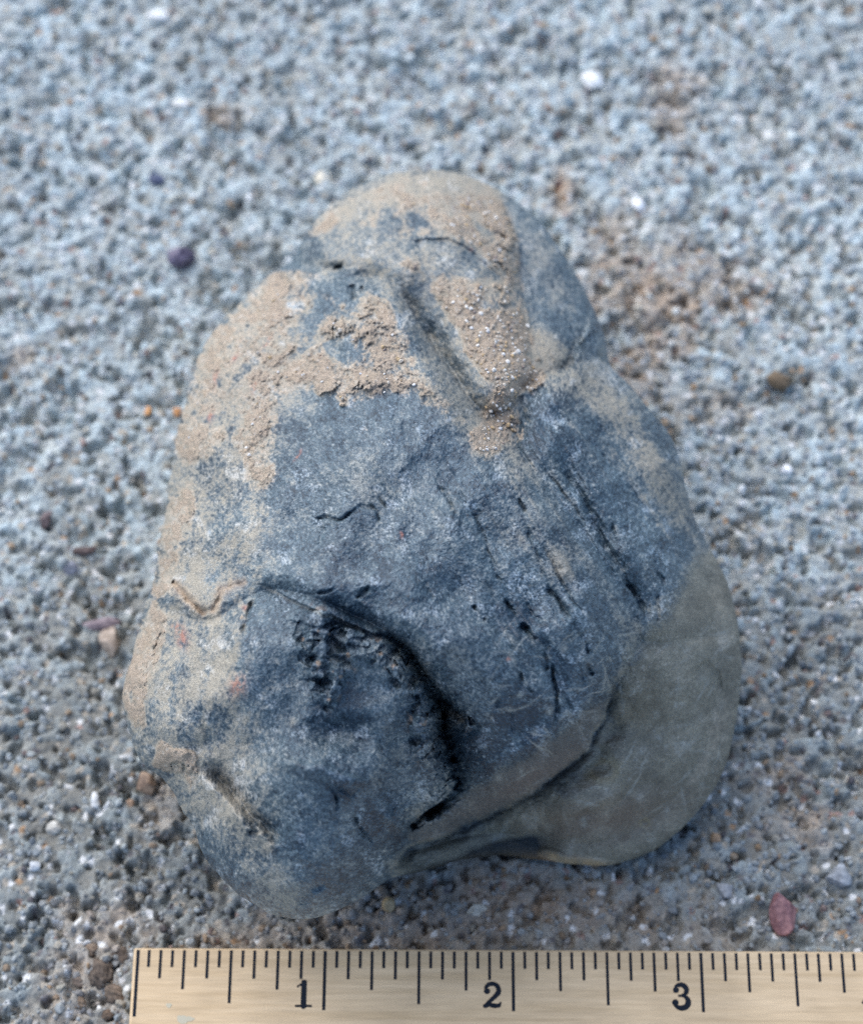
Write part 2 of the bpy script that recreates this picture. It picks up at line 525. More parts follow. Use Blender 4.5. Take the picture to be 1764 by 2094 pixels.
# grooves and cracks of the right half
step([(1110, 905), (1150, 975), (1186, 1023), (1207, 1075), (1232, 1125), (1269, 1169), (1290, 1211), (1324, 1275)], 40, 70, -1, .2, .1, 8)
for pts, dp, w_ in [
        ([(1078, 1077), (1098, 1140), (1115, 1185)], 14, 5), ([(1112, 1180), (1128, 1210), (1153, 1244), (1182, 1285), (1199, 1319)], 22, 7),
        ([(1196, 1310), (1203, 1360), (1215, 1384)], 30, 7), ([(898, 990), (915, 1020), (934, 1058)], 16, 5),
        ([(936, 998), (968, 1060), (998, 1127), (1024, 1202)], 13, 6), ([(865, 1188), (886, 1229)], 20, 5),
        ([(967, 1236), (980, 1258), (996, 1270)], 30, 7), ([(1034, 1224), (1044, 1245), (1050, 1268)], 26, 6),
        ([(1124, 1352), (1134, 1390), (1141, 1420), (1136, 1494)], 22, 5), ([(1110, 1330), (1118, 1372)], 15, 5),
        ([(1246, 1070), (1258, 1096)], 26, 5), ([(1338, 1140), (1345, 1170), (1358, 1204)], 20, 6),
        ([(1284, 1190), (1298, 1222)], 34, 8), ([(1340, 1215), (1344, 1276)], 22, 7), ([(1190, 1020), (1206, 1050)], 12, 6),
        ([(1150, 965), (1172, 998)], 11, 6), ([(1216, 1095), (1240, 1130)], 12, 7), ([(1170, 1000), (1196, 1050), (1226, 1090)], 8, 5),
        ([(1062, 1370), (1070, 1415)], 16, 5), ([(1078, 1402), (1088, 1420)], 16, 5), ([(1192, 1378), (1196, 1408)], 18, 5),
        ([(1060, 1020), (1072, 1048)], 22, 6), ([(1300, 1230), (1322, 1270)], 24, 9), ([(1350, 1000), (1380, 1100)], 10, 8),
        ([(640, 1061), (695, 1061), (724, 1043), (753, 1026)], 22, 5), ([(753, 1026), (768, 1046), (775, 1070)], 12, 4),
        ([(659, 1076), (651, 1118)], 16, 6), ([(730, 1222), (742, 1206), (757, 1198)], 22, 6), ([(622, 1216), (668, 1212), (690, 1203)], 16, 5),
        ([(520, 1222), (505, 1262), (488, 1308)], 24, 6), ([(776, 1010), (790, 1040)], 10, 5), ([(1020, 1430), (1014, 1470)], 10, 5),
        ([(990, 1180), (1012, 1222)], 14, 7), ([(1075, 1230), (1090, 1256), (1112, 1270)], 18, 6), ([(820, 960), (850, 990)], 8, 8),
        ([(1098, 1290), (1122, 1330)], 14, 6), ([(1160, 1420), (1176, 1460)], 12, 6), ([(1050, 1450), (1046, 1500)], 12, 5)]:
    groove(pts, dp, w_)
for pts, dr, ta in [([(936, 998), (968, 1062), (1000, 1130), (1030, 1212)], 12, 26), ([(1088, 1082), (1130, 1160), (1172, 1232), (1207, 1265), (1236, 1330), (1252, 1370)], 16, 30),
                    ([(1082, 931), (1150, 1010), (1207, 1088), (1262, 1170), (1292, 1214), (1326, 1288)], 34, 34), ([(880, 960), (905, 1010), (936, 1060), (960, 1130)], 10, 24),
                    ([(1180, 880), (1260, 960), (1330, 1070), (1370, 1170)], 10, 30)]:
    step(pts, dr, ta, -1, .25, .25, 2.5)
    groove(pts, 6.5, 3.2, .2, .2)
groove([(1062, 1277), (1078, 1290), (1100, 1304)], 60, 9, .15, .3)
# ridge above the sheltered lower left hollow, with the deep crevice
RIDGE = [(500, 1186), (545, 1198), (593, 1222), (640, 1244), (697, 1268), (750, 1288), (790, 1296), (814, 1310), (840, 1336), (863, 1366), (889, 1402), (912, 1430),
         (944, 1453), (990, 1492)]
crest([(x + 22, y - 22) for x, y in RIDGE], 20, 30)
step(RIDGE, 46, 45, 1, .80, .05, 2)
step(RIDGE[:8], 14, 40, 1, .3, .3, 2)
step([(728, 1224), (752, 1249), (788, 1284)], 16, 25, 1, .2, .0, 2)
groove([(786, 1284), (806, 1312), (840, 1347), (872, 1392), (900, 1432), (925, 1450), (960, 1482)], 62, 10, .2, .15)
CREV = [(895, 1420), (903, 1460), (906, 1500), (914, 1530), (928, 1560), (936, 1600), (918, 1628), (890, 1652), (858, 1668), (830, 1692)]
groove(CREV, 100, 14, .1, .05)
step(CREV, 40, 50, -1, .1, .02, 3)
groove([(930, 1612), (905, 1645), (870, 1668), (834, 1692), (828, 1716)], 46, 9, .1, .3)
crest([(x - 36, y + 4) for x, y in CREV], 46, 30, .15, .05)
groove([(842, 1436), (848, 1484)], 34, 8)
groove([(830, 1400), (850, 1425), (856, 1450)], 30, 9)
groove([(350, 1190), (385, 1225), (425, 1258)], 22, 9, .05, .1, .6)
groove([(425, 1258), (440, 1235), (452, 1208), (478, 1194), (510, 1184)], 14, 8, .1, .1, .55)
# broken rough patch
rp = blur(inside([(600, 1265), (650, 1240), (740, 1290), (800, 1320), (840, 1370), (870, 1440), (880, 1530), (850, 1560), (835, 1440), (790, 1360), (740, 1350),
                  (700, 1400), (680, 1450), (640, 1420), (620, 1340)]).astype(np.float32), 9)
q = fbm(rshape, 30, 140, 4, .55); rid = 1 - np.abs(2 * q - 1)
q2 = fbm(rshape, 14, 141, 3, .55)
w1, w2, wi = worley(U * 1.0, V * 1.25, 34, 143)
v1, v2, vi = worley(U, V, 15, 144)
H += rp * (18 + 26 * (rid - .72) + 52 * (wi - .5) + 24 * (vi - .5) + 14 * (w1 - .4))
for x, y, r1, r2, dp in [(676, 1275, 20, 14, 34), (710, 1352, 17, 15, 40), (671, 1386, 14, 20, 40), (616, 1310, 8, 20, 22), (800, 1335, 14, 12, 28), (740, 1310, 16, 9, 20),
                         (690, 1318, 30, 7, 18), (640, 1345, 20, 7, 20), (668, 1448, 16, 8, 18), (848, 1520, 14, 8, 22)]:
    bump(x, y, r1 * .8, r2 * .8, -dp * .8, .4)
for q_pts, q_w in ((CREV, 30), (RIDGE[7:], 24)):
    sl, d, sg, pos = pl([(x - 20, y + 4) for x, y in q_pts], 3 * q_w)
    H[sl] += np.exp(-(d / q_w) ** 2) * taper(pos) * (46 * (vi[sl] - .5) + 34 * (wi[sl] - .5))
bump(760, 1420, 60, 55, -16)
bump(870, 1560, 40, 60, 26)
# facets of the lower left block
step([(500, 1536), (560, 1548), (613, 1555), (660, 1563), (700, 1580), (746, 1597), (762, 1625)], -30, 60, 1, .25, .2, 3)
bump(690, 1500, 120, 50, -60, .15)
crest([(520, 1550), (613, 1565), (700, 1592), (750, 1620)], 14, 16)
groove([(515, 1545), (560, 1552), (605, 1556)], 12, 14)
step([(400, 1560), (430, 1590), (465, 1625), (509, 1676), (560, 1716), (600, 1742)], 85, 100, -1, .2, .3, 14)
crest([(395, 1570), (425, 1600), (460, 1635), (505, 1685), (556, 1725)], 16, 22)
groove([(512, 1694), (530, 1708)], 36, 10)
groove([(545, 1715), (560, 1740)], 16, 9)
bump(548, 1733, 14, 14, 12)
for pts, dp, w_ in [([(676, 1600), (690, 1640), (686, 1690)], 20, 6), ([(640, 1640), (650, 1690)], 20, 6), ([(720, 1660), (742, 1700), (764, 1730)], 22, 6),
                    ([(610, 1850), (640, 1822), (672, 1802)], 26, 11), ([(540, 1800), (580, 1790)], 10, 8), ([(730, 1528), (742, 1508)], 26, 7),
                    ([(775, 1510), (790, 1560), (800, 1600)], 20, 7), ([(680, 1600), (720, 1630), (735, 1610)], 20, 6), ([(400, 1440), (418, 1490), (440, 1550)], 12, 10),
                    ([(330, 1270), (318, 1340), (296, 1400), (288, 1450)], 14, 8), ([(795, 1640), (812, 1668)], 14, 6), ([(560, 1648), (610, 1640)], 8, 5)]:
    groove(pts, dp, w_)
# where the top ends and the lower front begins
EDGE = [(1300, 1330), (1262, 1385), (1244, 1415), (1238, 1462), (1209, 1503), (1205, 1534), (1144, 1576), (1082, 1626), (1000, 1668), (915, 1705), (832, 1734), (800, 1775)]
front = EDGE + [(800, 1900), (1600, 1900), (1600, 1100), (1440, 1120), (1385, 1220)]
fm = inside(front).astype(np.float32)
H -= 90 * blur(fm, 75) + 20 * blur(fm, 18)
step(EDGE, 120, 70, -1, .22, .05, 5)
groove([(x + 22, y + 24) for x, y in EDGE[2:7]], 30, 24, .3, .3)
crest([(x - 26, y - 30) for x, y in EDGE], 30, 30, .3, .1)
CRS = [(1262, 1396), (1165, 1487), (1082, 1545), (978, 1607), (935, 1630), (832, 1690)]
band = CRS + [(832, 1734), (915, 1705), (1000, 1668), (1082, 1626), (1144, 1576), (1205, 1534), (1209, 1503), (1238, 1462), (1248, 1410)]
bm_ = inside(band).astype(np.float32)
H -= 52 * blur(bm_, 9)
crest([(1262, 1386), (1165, 1470), (1082, 1525), (978, 1590), (935, 1612)], 18, 22)
step([(832, 1688), (840, 1712), (833, 1735), (800, 1775), (796, 1800)], 26, 30, -1, .05, .05, 2)
LIP = [(800, 1797), (932, 1762), (1040, 1722), (1153, 1678), (1269, 1628), (1307, 1574)]
step(LIP, 62, 85, 1, .1, .3, 12)
crest([(x - 10, y - 34) for x, y in LIP], 22, 26)
bump(1215, 1706, 150, 34, -22, -.25)
step([(927, 1764), (1048, 1726), (1120, 1738), (1165, 1747), (1207, 1757), (1300, 1766)], 14, 40, -1, .1, .2, 6)
step([(1475, 1480), (1473, 1578), (1432, 1649), (1400, 1690)], 26, 26, -1, .3, .05, 4)
groove([(1470, 1540), (1455, 1600), (1425, 1655), (1403, 1690)], 26, 9, .2, .05)
bump(1232, 1578, 36, 26, -9, -.3)
bump(1232, 1578, 22, 15, 9, -.3)
bump(1317, 1684, 9, 7, -6)
bump(1148, 1156, 26, 30, 9)
step([(1400, 1380), (1440, 1350), (1470, 1380), (1476, 1420)], 12, 40, 1, .2, .2, 4)

crest([(x + 60, y - 50) for x, y in RIDGE[5:]], 34, 60, .4, .3)
crest([(560, 1500), (600, 1640), (660, 1760), (740, 1800)], 34, 90, .3, .3)
crest([(1140, 830), (1200, 960), (1290, 1120), (1350, 1240)], 34, 56, .3, .3)
crest([(1050, 960), (1120, 1090), (1190, 1230), (1230, 1340)], 26, 46, .3, .3)
# ---- undulation and grain of the stone
H += 80 * (fbm(rshape, 170, 150, 2) - .5) + 16 * (fbm(rshape, 46, 151, 3) - .5)
crisp = 1 - 0.25 * blur(fm, 8)
H += crisp * (5.5 * (fbm(rshape, 15, 152, 3, .6) - .5) + 3.4 * (fbm(rshape, 4.5, 153, 2, .6) - .5))
# shallow scooped facets with worn ridges between them
k1, k2, ki = worley(U0 + 30 * (fbm(rshape, 60, 301, 2) - .5), V0 + 30 * (fbm(rshape, 60, 302, 2) - .5), 165, 303)
H += 44 * (blur(np.clip(k1, 0, .9), 3) - .4) + 40 * (blur(ki, 16) - .5)
k1, k2, ki = worley(U, V, 58, 304)
H += 8 * (blur(np.clip(k1, 0, .9), 1.6) - .4)
# slanting striae on the right half
cs, sn = math.cos(math.radians(58)), math.sin(math.radians(58))


def streak(along, across, seed):
    """value noise stretched along the slant of the right flank"""
    r = np.random.default_rng(seed); g = r.random((128, 256)).astype(np.float32)
    a = (U0 * cs + V0 * sn) / along + 40; b = (-U0 * sn + V0 * cs) / across + 120
    a0 = np.floor(a).astype(int); b0 = np.floor(b).astype(int); fa = a - a0; fb = b - b0
    fa = fa * fa * (3 - 2 * fa); fb = fb * fb * (3 - 2 * fb)
    G_ = lambda i, j: g[i % 128, j % 256]
    return (G_(a0, b0) * (1 - fa) + G_(a0 + 1, b0) * fa) * (1 - fb) + (G_(a0, b0 + 1) * (1 - fa) + G_(a0 + 1, b0 + 1) * fa) * fb


st1 = streak(120, 14, 160) * .6 + streak(50, 6, 161) * .4
rightm = blur(inside([(880, 900), (1100, 780), (1300, 850), (1420, 1150), (1330, 1290), (1200, 1470), (1050, 1450), (950, 1200)]).astype(np.float32), 40)
H += rightm * 15 * (st1 - .5)

# ---- dried mud
M1 = [(575, 552), (650, 566), (690, 600), (760, 596), (800, 640), (835, 705), (872, 775), (925, 830), (965, 880), (930, 868), (880, 830), (840, 800), (785, 800), (740, 812), (700, 835),
      (668, 800), (610, 790), (572, 820), (560, 900), (560, 985), (505, 1010), (505, 940), (480, 900), (430, 930), (385, 960), (360, 930), (370, 850), (400, 740), (440, 670), (520, 590)]
M2 = [(650, 440), (720, 390), (820, 362), (930, 362), (995, 372), (1042, 455), (1060, 497), (1056, 550), (1067, 608), (1080, 660), (1100, 725), (1112, 762), (1100, 797),
      (1056, 812), (1060, 852), (1092, 880), (1050, 905), (975, 945), (962, 890), (985, 842), (1000, 800), (960, 735), (915, 660), (880, 600), (890, 562), (985, 560), (1030, 590),
      (985, 530), (945, 498), (880, 488), (835, 500), (770, 480), (700, 450), (650, 490), (610, 520)]
M3 = [(318, 1230), (345, 1265), (332, 1330), (312, 1395), (296, 1440), (298, 1490), (262, 1480), (248, 1430), (262, 1350), (290, 1270)]
M4 = [(325, 1512), (352, 1530), (402, 1540), (406, 1572), (388, 1620), (372, 1590), (335, 1575), (310, 1562)]
M5 = [(340, 1040), (390, 960), (400, 1050), (365, 1150), (345, 1220), (310, 1220), (318, 1160)]
patch(MUDP, M1, .78, 12); patch(MUDP, M2, .80, 10); patch(MUDP, M3, .95, 5); patch(MUDP, M4, 1.05, 4); patch(MUDP, M5, .7, 9)
for x, y, rx, ry, a in [(668, 800, 18, 12, .5), (745, 790, 20, 14, .5), (845, 540, 22, 16, .8), (1005, 700, 60, 60, .2), (1010, 860, 35, 50, .35), (790, 630, 10, 25, .4),
                        (495, 1262, 8, 10, .3), (440, 968, 14, 8, .5), (1130, 1000, 12, 20, .1), (760, 880, 24, 10, .28)]:
    spot(MUDP, x, y, rx, ry, a)
for x, y, rx, ry, rot, a in [(720, 405, 90, 44, -.4, .42), (560, 700, 60, 30, -.8, .3), (400, 800, 20, 60, .2, .3), (700, 716, 40, 26, .3, 1.0), (640, 655, 40, 16, -.7, .8), (665, 590, 46, 14, .2, .9), (722, 600, 14, 24, 0, .9), (780, 590, 40, 14, .5, .5), (790, 450, 22, 34, -.3, .7),
                             (855, 455, 26, 24, .3, .7), (905, 385, 60, 14, 0, .55), (720, 480, 60, 18, -.2, .6), (640, 520, 20, 26, 0, 1.0), (990, 470, 22, 8, .7, .9), (920, 530, 70, 24, .4, 1.0),
                             (610, 720, 60, 9, -.6, .5), (500, 760, 60, 10, -.8, .5), (450, 850, 34, 14, -.9, .6), (990, 620, 30, 14, .3, .4), (905, 690, 24, 80, -.5, 1.0), (1010, 640, 16, 34, 0, .35),
                             (930, 430, 40, 12, .3, .35), (560, 800, 22, 34, -.5, .5), (950, 770, 24, 40, -.5, .8), (800, 760, 20, 10, 0, .5), (1000, 780, 14, 20, 0, .3), (475, 880, 50, 12, -1.1, .5)]:
    spot(MUDP, x, y, rx, ry, -a, rot)
mn = 0.42 * fbm(rshape, 46, 170, 3, .65) + 0.42 * fbm(rshape, 14, 171, 4, .7) + .16 * fbm(rshape, 4, 176, 2, .7)
mudf = MUDP * 0.84 + 2.6 * (mn - .5)
mud = sst(0.46, 0.62, mudf) * sst(.10, .28, MUDP)
gr = fbm(rshape, 3.4, 172, 2, .7)
lump = fbm(rshape, 11, 173, 3, .6)
H += mud * (2.0 + 3.5 * (lump - .45) + 3.6 * (gr - .45) + 4 * sst(.62, .78, fbm(rshape, 6, 174, 2)) + 5 * sst(.5, 1.0, mudf))
thick = np.zeros(rshape, np.float32)
for x, y, rx, ry, a in [(1030, 560, 26, 90, 10), (1075, 760, 40, 40, 14), (1040, 470, 26, 40, 12), (700, 660, 80, 60, 9), (675, 796, 22, 14, 14), (745, 785, 24, 14, 12), (275, 1420, 22, 60, 10), (365, 1560, 40, 24, 14)]:
    spot(thick, x, y, rx, ry, a)
H += thick * mud

# ---- dust, patina, and shade painted into the valley
patch(DUST, [(430, 680), (640, 640), (580, 860), (540, 1010), (470, 1180), (430, 1400), (500, 1500), (520, 1620), (480, 1760), (380, 1700), (220, 1480), (290, 1200), (350, 850)], .48, 55)
patch(DUST, [(600, 540), (650, 420), (850, 330), (1000, 360), (1120, 760), (1000, 930), (820, 620), (700, 560)], .26, 25)
patch(DUST, [(640, 470), (720, 390), (850, 340), (1000, 350), (1050, 420), (960, 400), (820, 400), (700, 440)], .5, 14)
patch(DUST, [(800, 570), (840, 620), (900, 740), (960, 820), (1000, 860), (1100, 930), (1090, 1000), (980, 950), (900, 860), (840, 720)], .32, 16)
patch(DUST, [(1080, 680), (1140, 690), (1180, 740), (1110, 765), (1080, 720)], .75, 14)
patch(DUST, [(1120, 770), (1200, 740), (1290, 830), (1370, 960), (1410, 1080), (1380, 1080), (1290, 920), (1230, 850), (1150, 820)], .60, 18)
patch(DUST, [(1050, 430), (1130, 520), (1190, 620), (1150, 640), (1080, 560)], .25, 18)
patch(DUST, [(430, 1250), (500, 1230), (510, 1400), (450, 1480), (400, 1400)], .25, 25)
patch(DUST, [(480, 1740), (400, 1560), (520, 1640), (560, 1760), (640, 1880), (540, 1870)], .35, 20)
patch(DUST, [(1400, 980), (1450, 1120), (1500, 1240), (1470, 1240), (1400, 1100)], .25, 14)
for x, y, rx, ry, rot, a in [(1148, 1156, 26, 34, -.3, .75), (1282, 1381, 24, 22, 0, .6), (1300, 1284, 18, 30, -.3, .4), (760, 980, 60, 30, .3, .22), (930, 1330, 40, 26, 0, .25), (940, 1470, 24, 14, .6, .5),
                             (1010, 1470, 14, 9, 0, .55), (1465, 1490, 22, 40, 0, .6), (1096, 1310, 34, 16, .2, .3), (700, 1130, 60, 50, 0, .15), (880, 1540, 20, 40, 0, .3), (1060, 1100, 30, 30, 0, .3),
                             (840, 1540, 30, 26, 0, .3), (549, 1733, 13, 13, 0, .7), (596, 1477, 12, 11, 0, .45), (770, 1600, 26, 18, 0, .2)]:
    spot(DUST, x, y, rx, ry, a, rot)
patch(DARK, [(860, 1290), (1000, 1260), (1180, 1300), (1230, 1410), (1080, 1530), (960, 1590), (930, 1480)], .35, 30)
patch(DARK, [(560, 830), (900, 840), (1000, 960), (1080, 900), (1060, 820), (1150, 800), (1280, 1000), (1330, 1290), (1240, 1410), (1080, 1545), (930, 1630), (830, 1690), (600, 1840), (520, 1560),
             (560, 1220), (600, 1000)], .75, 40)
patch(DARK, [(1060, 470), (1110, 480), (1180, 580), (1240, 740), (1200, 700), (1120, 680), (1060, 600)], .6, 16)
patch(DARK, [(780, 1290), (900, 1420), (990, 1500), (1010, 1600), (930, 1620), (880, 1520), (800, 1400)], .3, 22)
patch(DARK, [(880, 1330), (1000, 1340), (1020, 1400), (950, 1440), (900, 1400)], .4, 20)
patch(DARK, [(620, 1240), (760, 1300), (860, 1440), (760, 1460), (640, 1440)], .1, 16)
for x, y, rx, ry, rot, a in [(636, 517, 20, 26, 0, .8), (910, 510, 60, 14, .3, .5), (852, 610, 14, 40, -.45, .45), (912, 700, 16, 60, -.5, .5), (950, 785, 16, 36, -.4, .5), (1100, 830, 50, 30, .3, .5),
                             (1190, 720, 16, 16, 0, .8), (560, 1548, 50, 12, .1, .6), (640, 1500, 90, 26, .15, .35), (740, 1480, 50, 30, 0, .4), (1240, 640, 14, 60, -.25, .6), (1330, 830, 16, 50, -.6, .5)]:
    spot(DARK, x, y, rx, ry, a, rot)  # includes shade painted along the valley floor

sp = np.random.default_rng(7).random(rshape).astype(np.float32)
s1 = blur(sp, 1.1); s1 = (s1 - .5) / s1.std() * .16 + .5
s2 = blur(np.random.default_rng(8).random(rshape).astype(np.float32), 2.2); s2 = (s2 - .5) / s2.std() * .16 + .5
n_mid = fbm(rshape, 22, 180, 4, .65); n_big = fbm(rshape, 70, 181, 4, .6)
dn = 0.30 * n_big + 0.24 * n_mid + 0.26 * s1 + 0.20 * s2
dn = dn * (1 - .45 * rightm) + .45 * rightm * (0.6 * st1 + 0.2 * s1 + .2 * s2)
lf = blur(inside([(360, 1000), (560, 980), (560, 1300), (520, 1560), (420, 1560), (250, 1440), (300, 1180)]).astype(np.float32), 40)
v_ = .6 * vnoise(rshape, 60 / RS, 186, 16 / RS) + .4 * vnoise(rshape, 30 / RS, 187, 9 / RS)
jj = np.clip(((U + .25 * V - RX0 - 250) / RS).astype(int), 0, rw - 1); ii = np.clip(((V - RY0) / RS).astype(int), 0, rh - 1)
vst = blur(v_[ii, jj], 1.6)
dn = dn + .26 * lf * (vst - .5)
dust = np.clip(sst(0.42, 1.10, (DUST * .90 + .13) + 2.6 * (dn - .5) + .295 + .50 * sst(.05, .5, mudf) * (MUDP > .3)), 0, 1)
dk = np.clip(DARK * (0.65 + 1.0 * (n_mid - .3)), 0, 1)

slate = np.array([0.070, 0.108, 0.134], np.float32); darkc = np.array([0.014, 0.034, 0.058], np.float32)
olive = np.array([0.162, 0.155, 0.124], np.float32); khaki = np.array([0.275, 0.250, 0.200], np.float32)  # olive: the lower front's own tint with warm bounce light painted in
mudc = np.array([0.345, 0.280, 0.216], np.float32)
pale = np.array([0.165, 0.225, 0.255], np.float32)
tone = 0.42 * n_big + 0.30 * n_mid + 0.16 * fbm(rshape, 9, 185, 3, .7) + .17 * s1 + .15 * s2
tone = (tone - tone.mean()) / tone.std()
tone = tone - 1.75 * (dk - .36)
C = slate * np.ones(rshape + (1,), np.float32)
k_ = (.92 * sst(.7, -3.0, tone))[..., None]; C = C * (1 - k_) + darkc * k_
k_ = (sst(.3, 2.8, tone) * .8)[..., None]; C = C * (1 - k_) + pale * k_
C *= (0.42 + 0.70 * s1 + .36 * s2)[..., None]
C += (sst(.66, .82, s1 * .7 + n_mid * .3) * .035)[..., None] * np.array([.85, 1., 1.1], np.float32)
fo = sst(.15, .85, blur(fm, 26) + .55 * (n_mid - .5) + .5 * (n_big - .5) + .3 * (s2 - .5))[..., None]
fo = np.clip(fo + .75 * sst(.25, .75, blur(bm_, 12) + .7 * (n_mid - .5) + .25 * (s2 - .5))[..., None], 0, 1)
OC = olive * (0.16 + .90 * n_big + .70 * n_mid)[..., None] * (.66 + .40 * s1 + .28 * s2)[..., None]
bw = sst(.2, .8, blur(bm_, 12) + .6 * (n_mid - .5) + .3 * (s2 - .5))[..., None]
OC = OC * (1 - bw) + bw * np.array([.122, .118, .108], np.float32) * (.70 + .5 * n_mid + .3 * (s1 - .5))[..., None]
C = C * (1 - fo) + fo * OC
pur = np.zeros(rshape, np.float32); spot(pur, 1220, 1680, 160, 40, .6, -.2); spot(pur, 1090, 1590, 150, 22, .5, -.5)
C = C * (1 - pur[..., None]) + pur[..., None] * np.array([.150, .112, .092], np.float32)
dd = (dust * (1 - .55 * fo[..., 0]) * (1 - .50 * np.clip(dk, 0, 1)))[..., None]
C = C * (1 - dd) + khaki * (0.85 + .3 * s1)[..., None] * dd
rpf = (rp * sst(.45, .75, fbm(rshape, 11, 305, 2) + .5 * (s1 - .5)))[..., None]
C = C * (1 - .5 * rpf) + .5 * rpf * np.array([.17, .205, .235], np.float32)
rpo = (rp * sst(.72, .80, fbm(rshape, 12, 306, 2)))[..., None]
C = C * (1 - .6 * rpo) + .6 * rpo * np.array([.30, .19, .11], np.float32)
# pale flecks and fibrous scuffs
fl = sst(.63, .72, fbm(rshape, 24, 190, 2)) * sst(.5, .75, s1 * .5 + n_mid * .6)
C += (fl * .13)[..., None] * np.array([.9, 1., 1.1], np.float32) * (1 - fo * .6)
hair = np.abs(fbm(rshape, 16, 191, 3, .6) - .5) < .006
C += (blur(hair.astype(np.float32), 1.0) * .07 * (n_big > .45))[..., None]
tn_ = np.clip(TAN, 0, 1)[..., None]
C = C * (1 - tn_) + np.array([.36, .25, .16], np.float32) * tn_
ED = np.zeros(rshape, np.float32)
for pts in (EDGE[2:6], EDGE[9:12], [(514, 1193), (593, 1224), (660, 1255), (749, 1292)]):
    sl, d, sg, pos = pl(pts, 12)
    ED[sl] = np.maximum(ED[sl], np.exp(-(d / 2.6) ** 2) * taper(pos) * (.3 + .9 * GN[sl]))
C = C * (1 - .6 * ED[..., None]) + .6 * ED[..., None] * np.array([.30, .29, .25], np.float32)
rs_ = np.random.default_rng(77); SC = np.zeros(rshape, np.float32)
for k in range(120):
    x, y = rs_.uniform(1000, 1490), rs_.uniform(1280, 1740); a_ = rs_.normal(-.7, .7); l_ = rs_.uniform(8, 34)
    if rs_.random() < .55: spot(SC, x, y, l_, rs_.uniform(1.3, 2.4), rs_.uniform(.5, 1.0), a_)
    else: spot(SC, x, y, rs_.uniform(4, 12), rs_.uniform(4, 10), rs_.uniform(.3, .8), a_)
SC = np.clip(SC, 0, .8)[..., None] * (.4 + .9 * s1[..., None])
C = C * (1 - SC) + np.array([.27, .275, .25], np.float32) * SC
for x, y, rx, ry, rot in [(372, 1302, 10, 22, -.3), (362, 1285, 9, 5, 0), (487, 1405, 16, 20, .3), (545, 700, 4, 16, .6), (440, 770, 6, 22, .3), (610, 932, 3, 12, .7), (520, 790, 5, 18, .4), (480, 735, 5, 12, .5),
                          (655, 726, 4, 6, 0), (960, 508, 4, 4, 0), (1040, 1345, 5, 5, 0), (502, 1240, 6, 6, 0), (430, 850, 5, 12, .3), (820, 1090, 4, 8, 0)]:
    rs = np.zeros(rshape, np.float32); spot(rs, x, y, rx, ry, 1.0, rot)
    rs = np.clip(rs * sst(.3, .6, s2 * .7 + s1 * .3) * .75, 0, 1)[..., None]
    C = C * (1 - rs) + np.array([.33, .115, .07], np.float32) * rs
yr = np.zeros(rshape, np.float32); spot(yr, 1232, 1578, 38, 27, 1.0, -.3, 3); spot(yr, 1232, 1578, 22, 15, -1.0, -.3, 3); spot(yr, 1317, 1684, 14, 10, .8, 0, 3); spot(yr, 1317, 1684, 8, 6, -.8, 0, 3)
C = C * (1 - .55 * np.clip(yr, 0, 1)[..., None]) + .55 * np.clip(yr, 0, 1)[..., None] * np.array([.25, .21, .12], np.float32)
bt = np.zeros(rshape, np.float32)
patch(bt, [(900, 1782), (960, 1762), (1048, 1742), (1120, 1748), (1165, 1752), (1207, 1758), (1260, 1764), (1200, 1790), (1100, 1790), (950, 1790)], 1.0, 4)
bt = np.clip(bt * (.1 + 1.2 * (fbm(rshape, 14, 195, 3))), 0, 1)[..., None]
C = C * (1 - bt) + np.array([.42, .29, .16], np.float32) * bt
mm_ = (sst(.22, .84, mudf + .65 * (s1 - .5) + .35 * (s2 - .5)) * sst(.08, .25, MUDP))[..., None]
MC = mudc * (0.55 + .36 * gr + .30 * s1 + .24 * lump)[..., None]
MC = MC * (1 - (.35 * sst(.5, .75, n_mid))[..., None]) + (.35 * sst(.5, .75, n_mid))[..., None] * np.array([.40, .32, .23], np.float32)
dotn = sst(.70, .80, s2)[..., None]
MC = MC * (1 - .5 * dotn) + .5 * dotn * np.array([.46, .42, .36], np.float32)
C = C * (1 - mm_) + MC * mm_
L_ = C.mean(-1, keepdims=True); C = C * np.minimum(L_ / .105, 1.0) ** .16
C = np.clip(C, .004, .75)
MATTE = np.clip(mud + .8 * dd[..., 0] + .25 * fo[..., 0], 0, 1)


def rsample(A, u, v):
    x = np.clip((u - RX0) / RS, 0, rw - 1.001); y = np.clip((v - RY0) / RS, 0, rh - 1.001)
    i, j = y.astype(int), x.astype(int)
    fy, fx = (y - i), (x - j)
    if A.ndim == 3: fy, fx = fy[..., None], fx[..., None]
    return (A[i, j] * (1 - fx) + A[i, j + 1] * fx) * (1 - fy) + (A[i + 1, j] * (1 - fx) + A[i + 1, j + 1] * fx) * fy


ZC, DOME = 460.0, 460.0


def rock_point(u, v, s, zs, lift=0.0):
    """point of the stone's upper surface: rim height eased to the core, plus dome and relief along the line of sight"""
    zb = zs + (ZC - zs) * (1 - s ** 2)
    lam = DOME * (1 - np.clip(s, 0, 1) ** 2.0) ** 0.52 + rsample(H, u, v) * np.clip((1 - s) * 14, 0, 1) ** .5 + lift
    p = at(u, v, zb * DPX)
    d = ray(u, v); d = d / np.linalg.norm(d, axis=-1, keepdims=True)
    return p - d * (lam * DPX)[..., None]


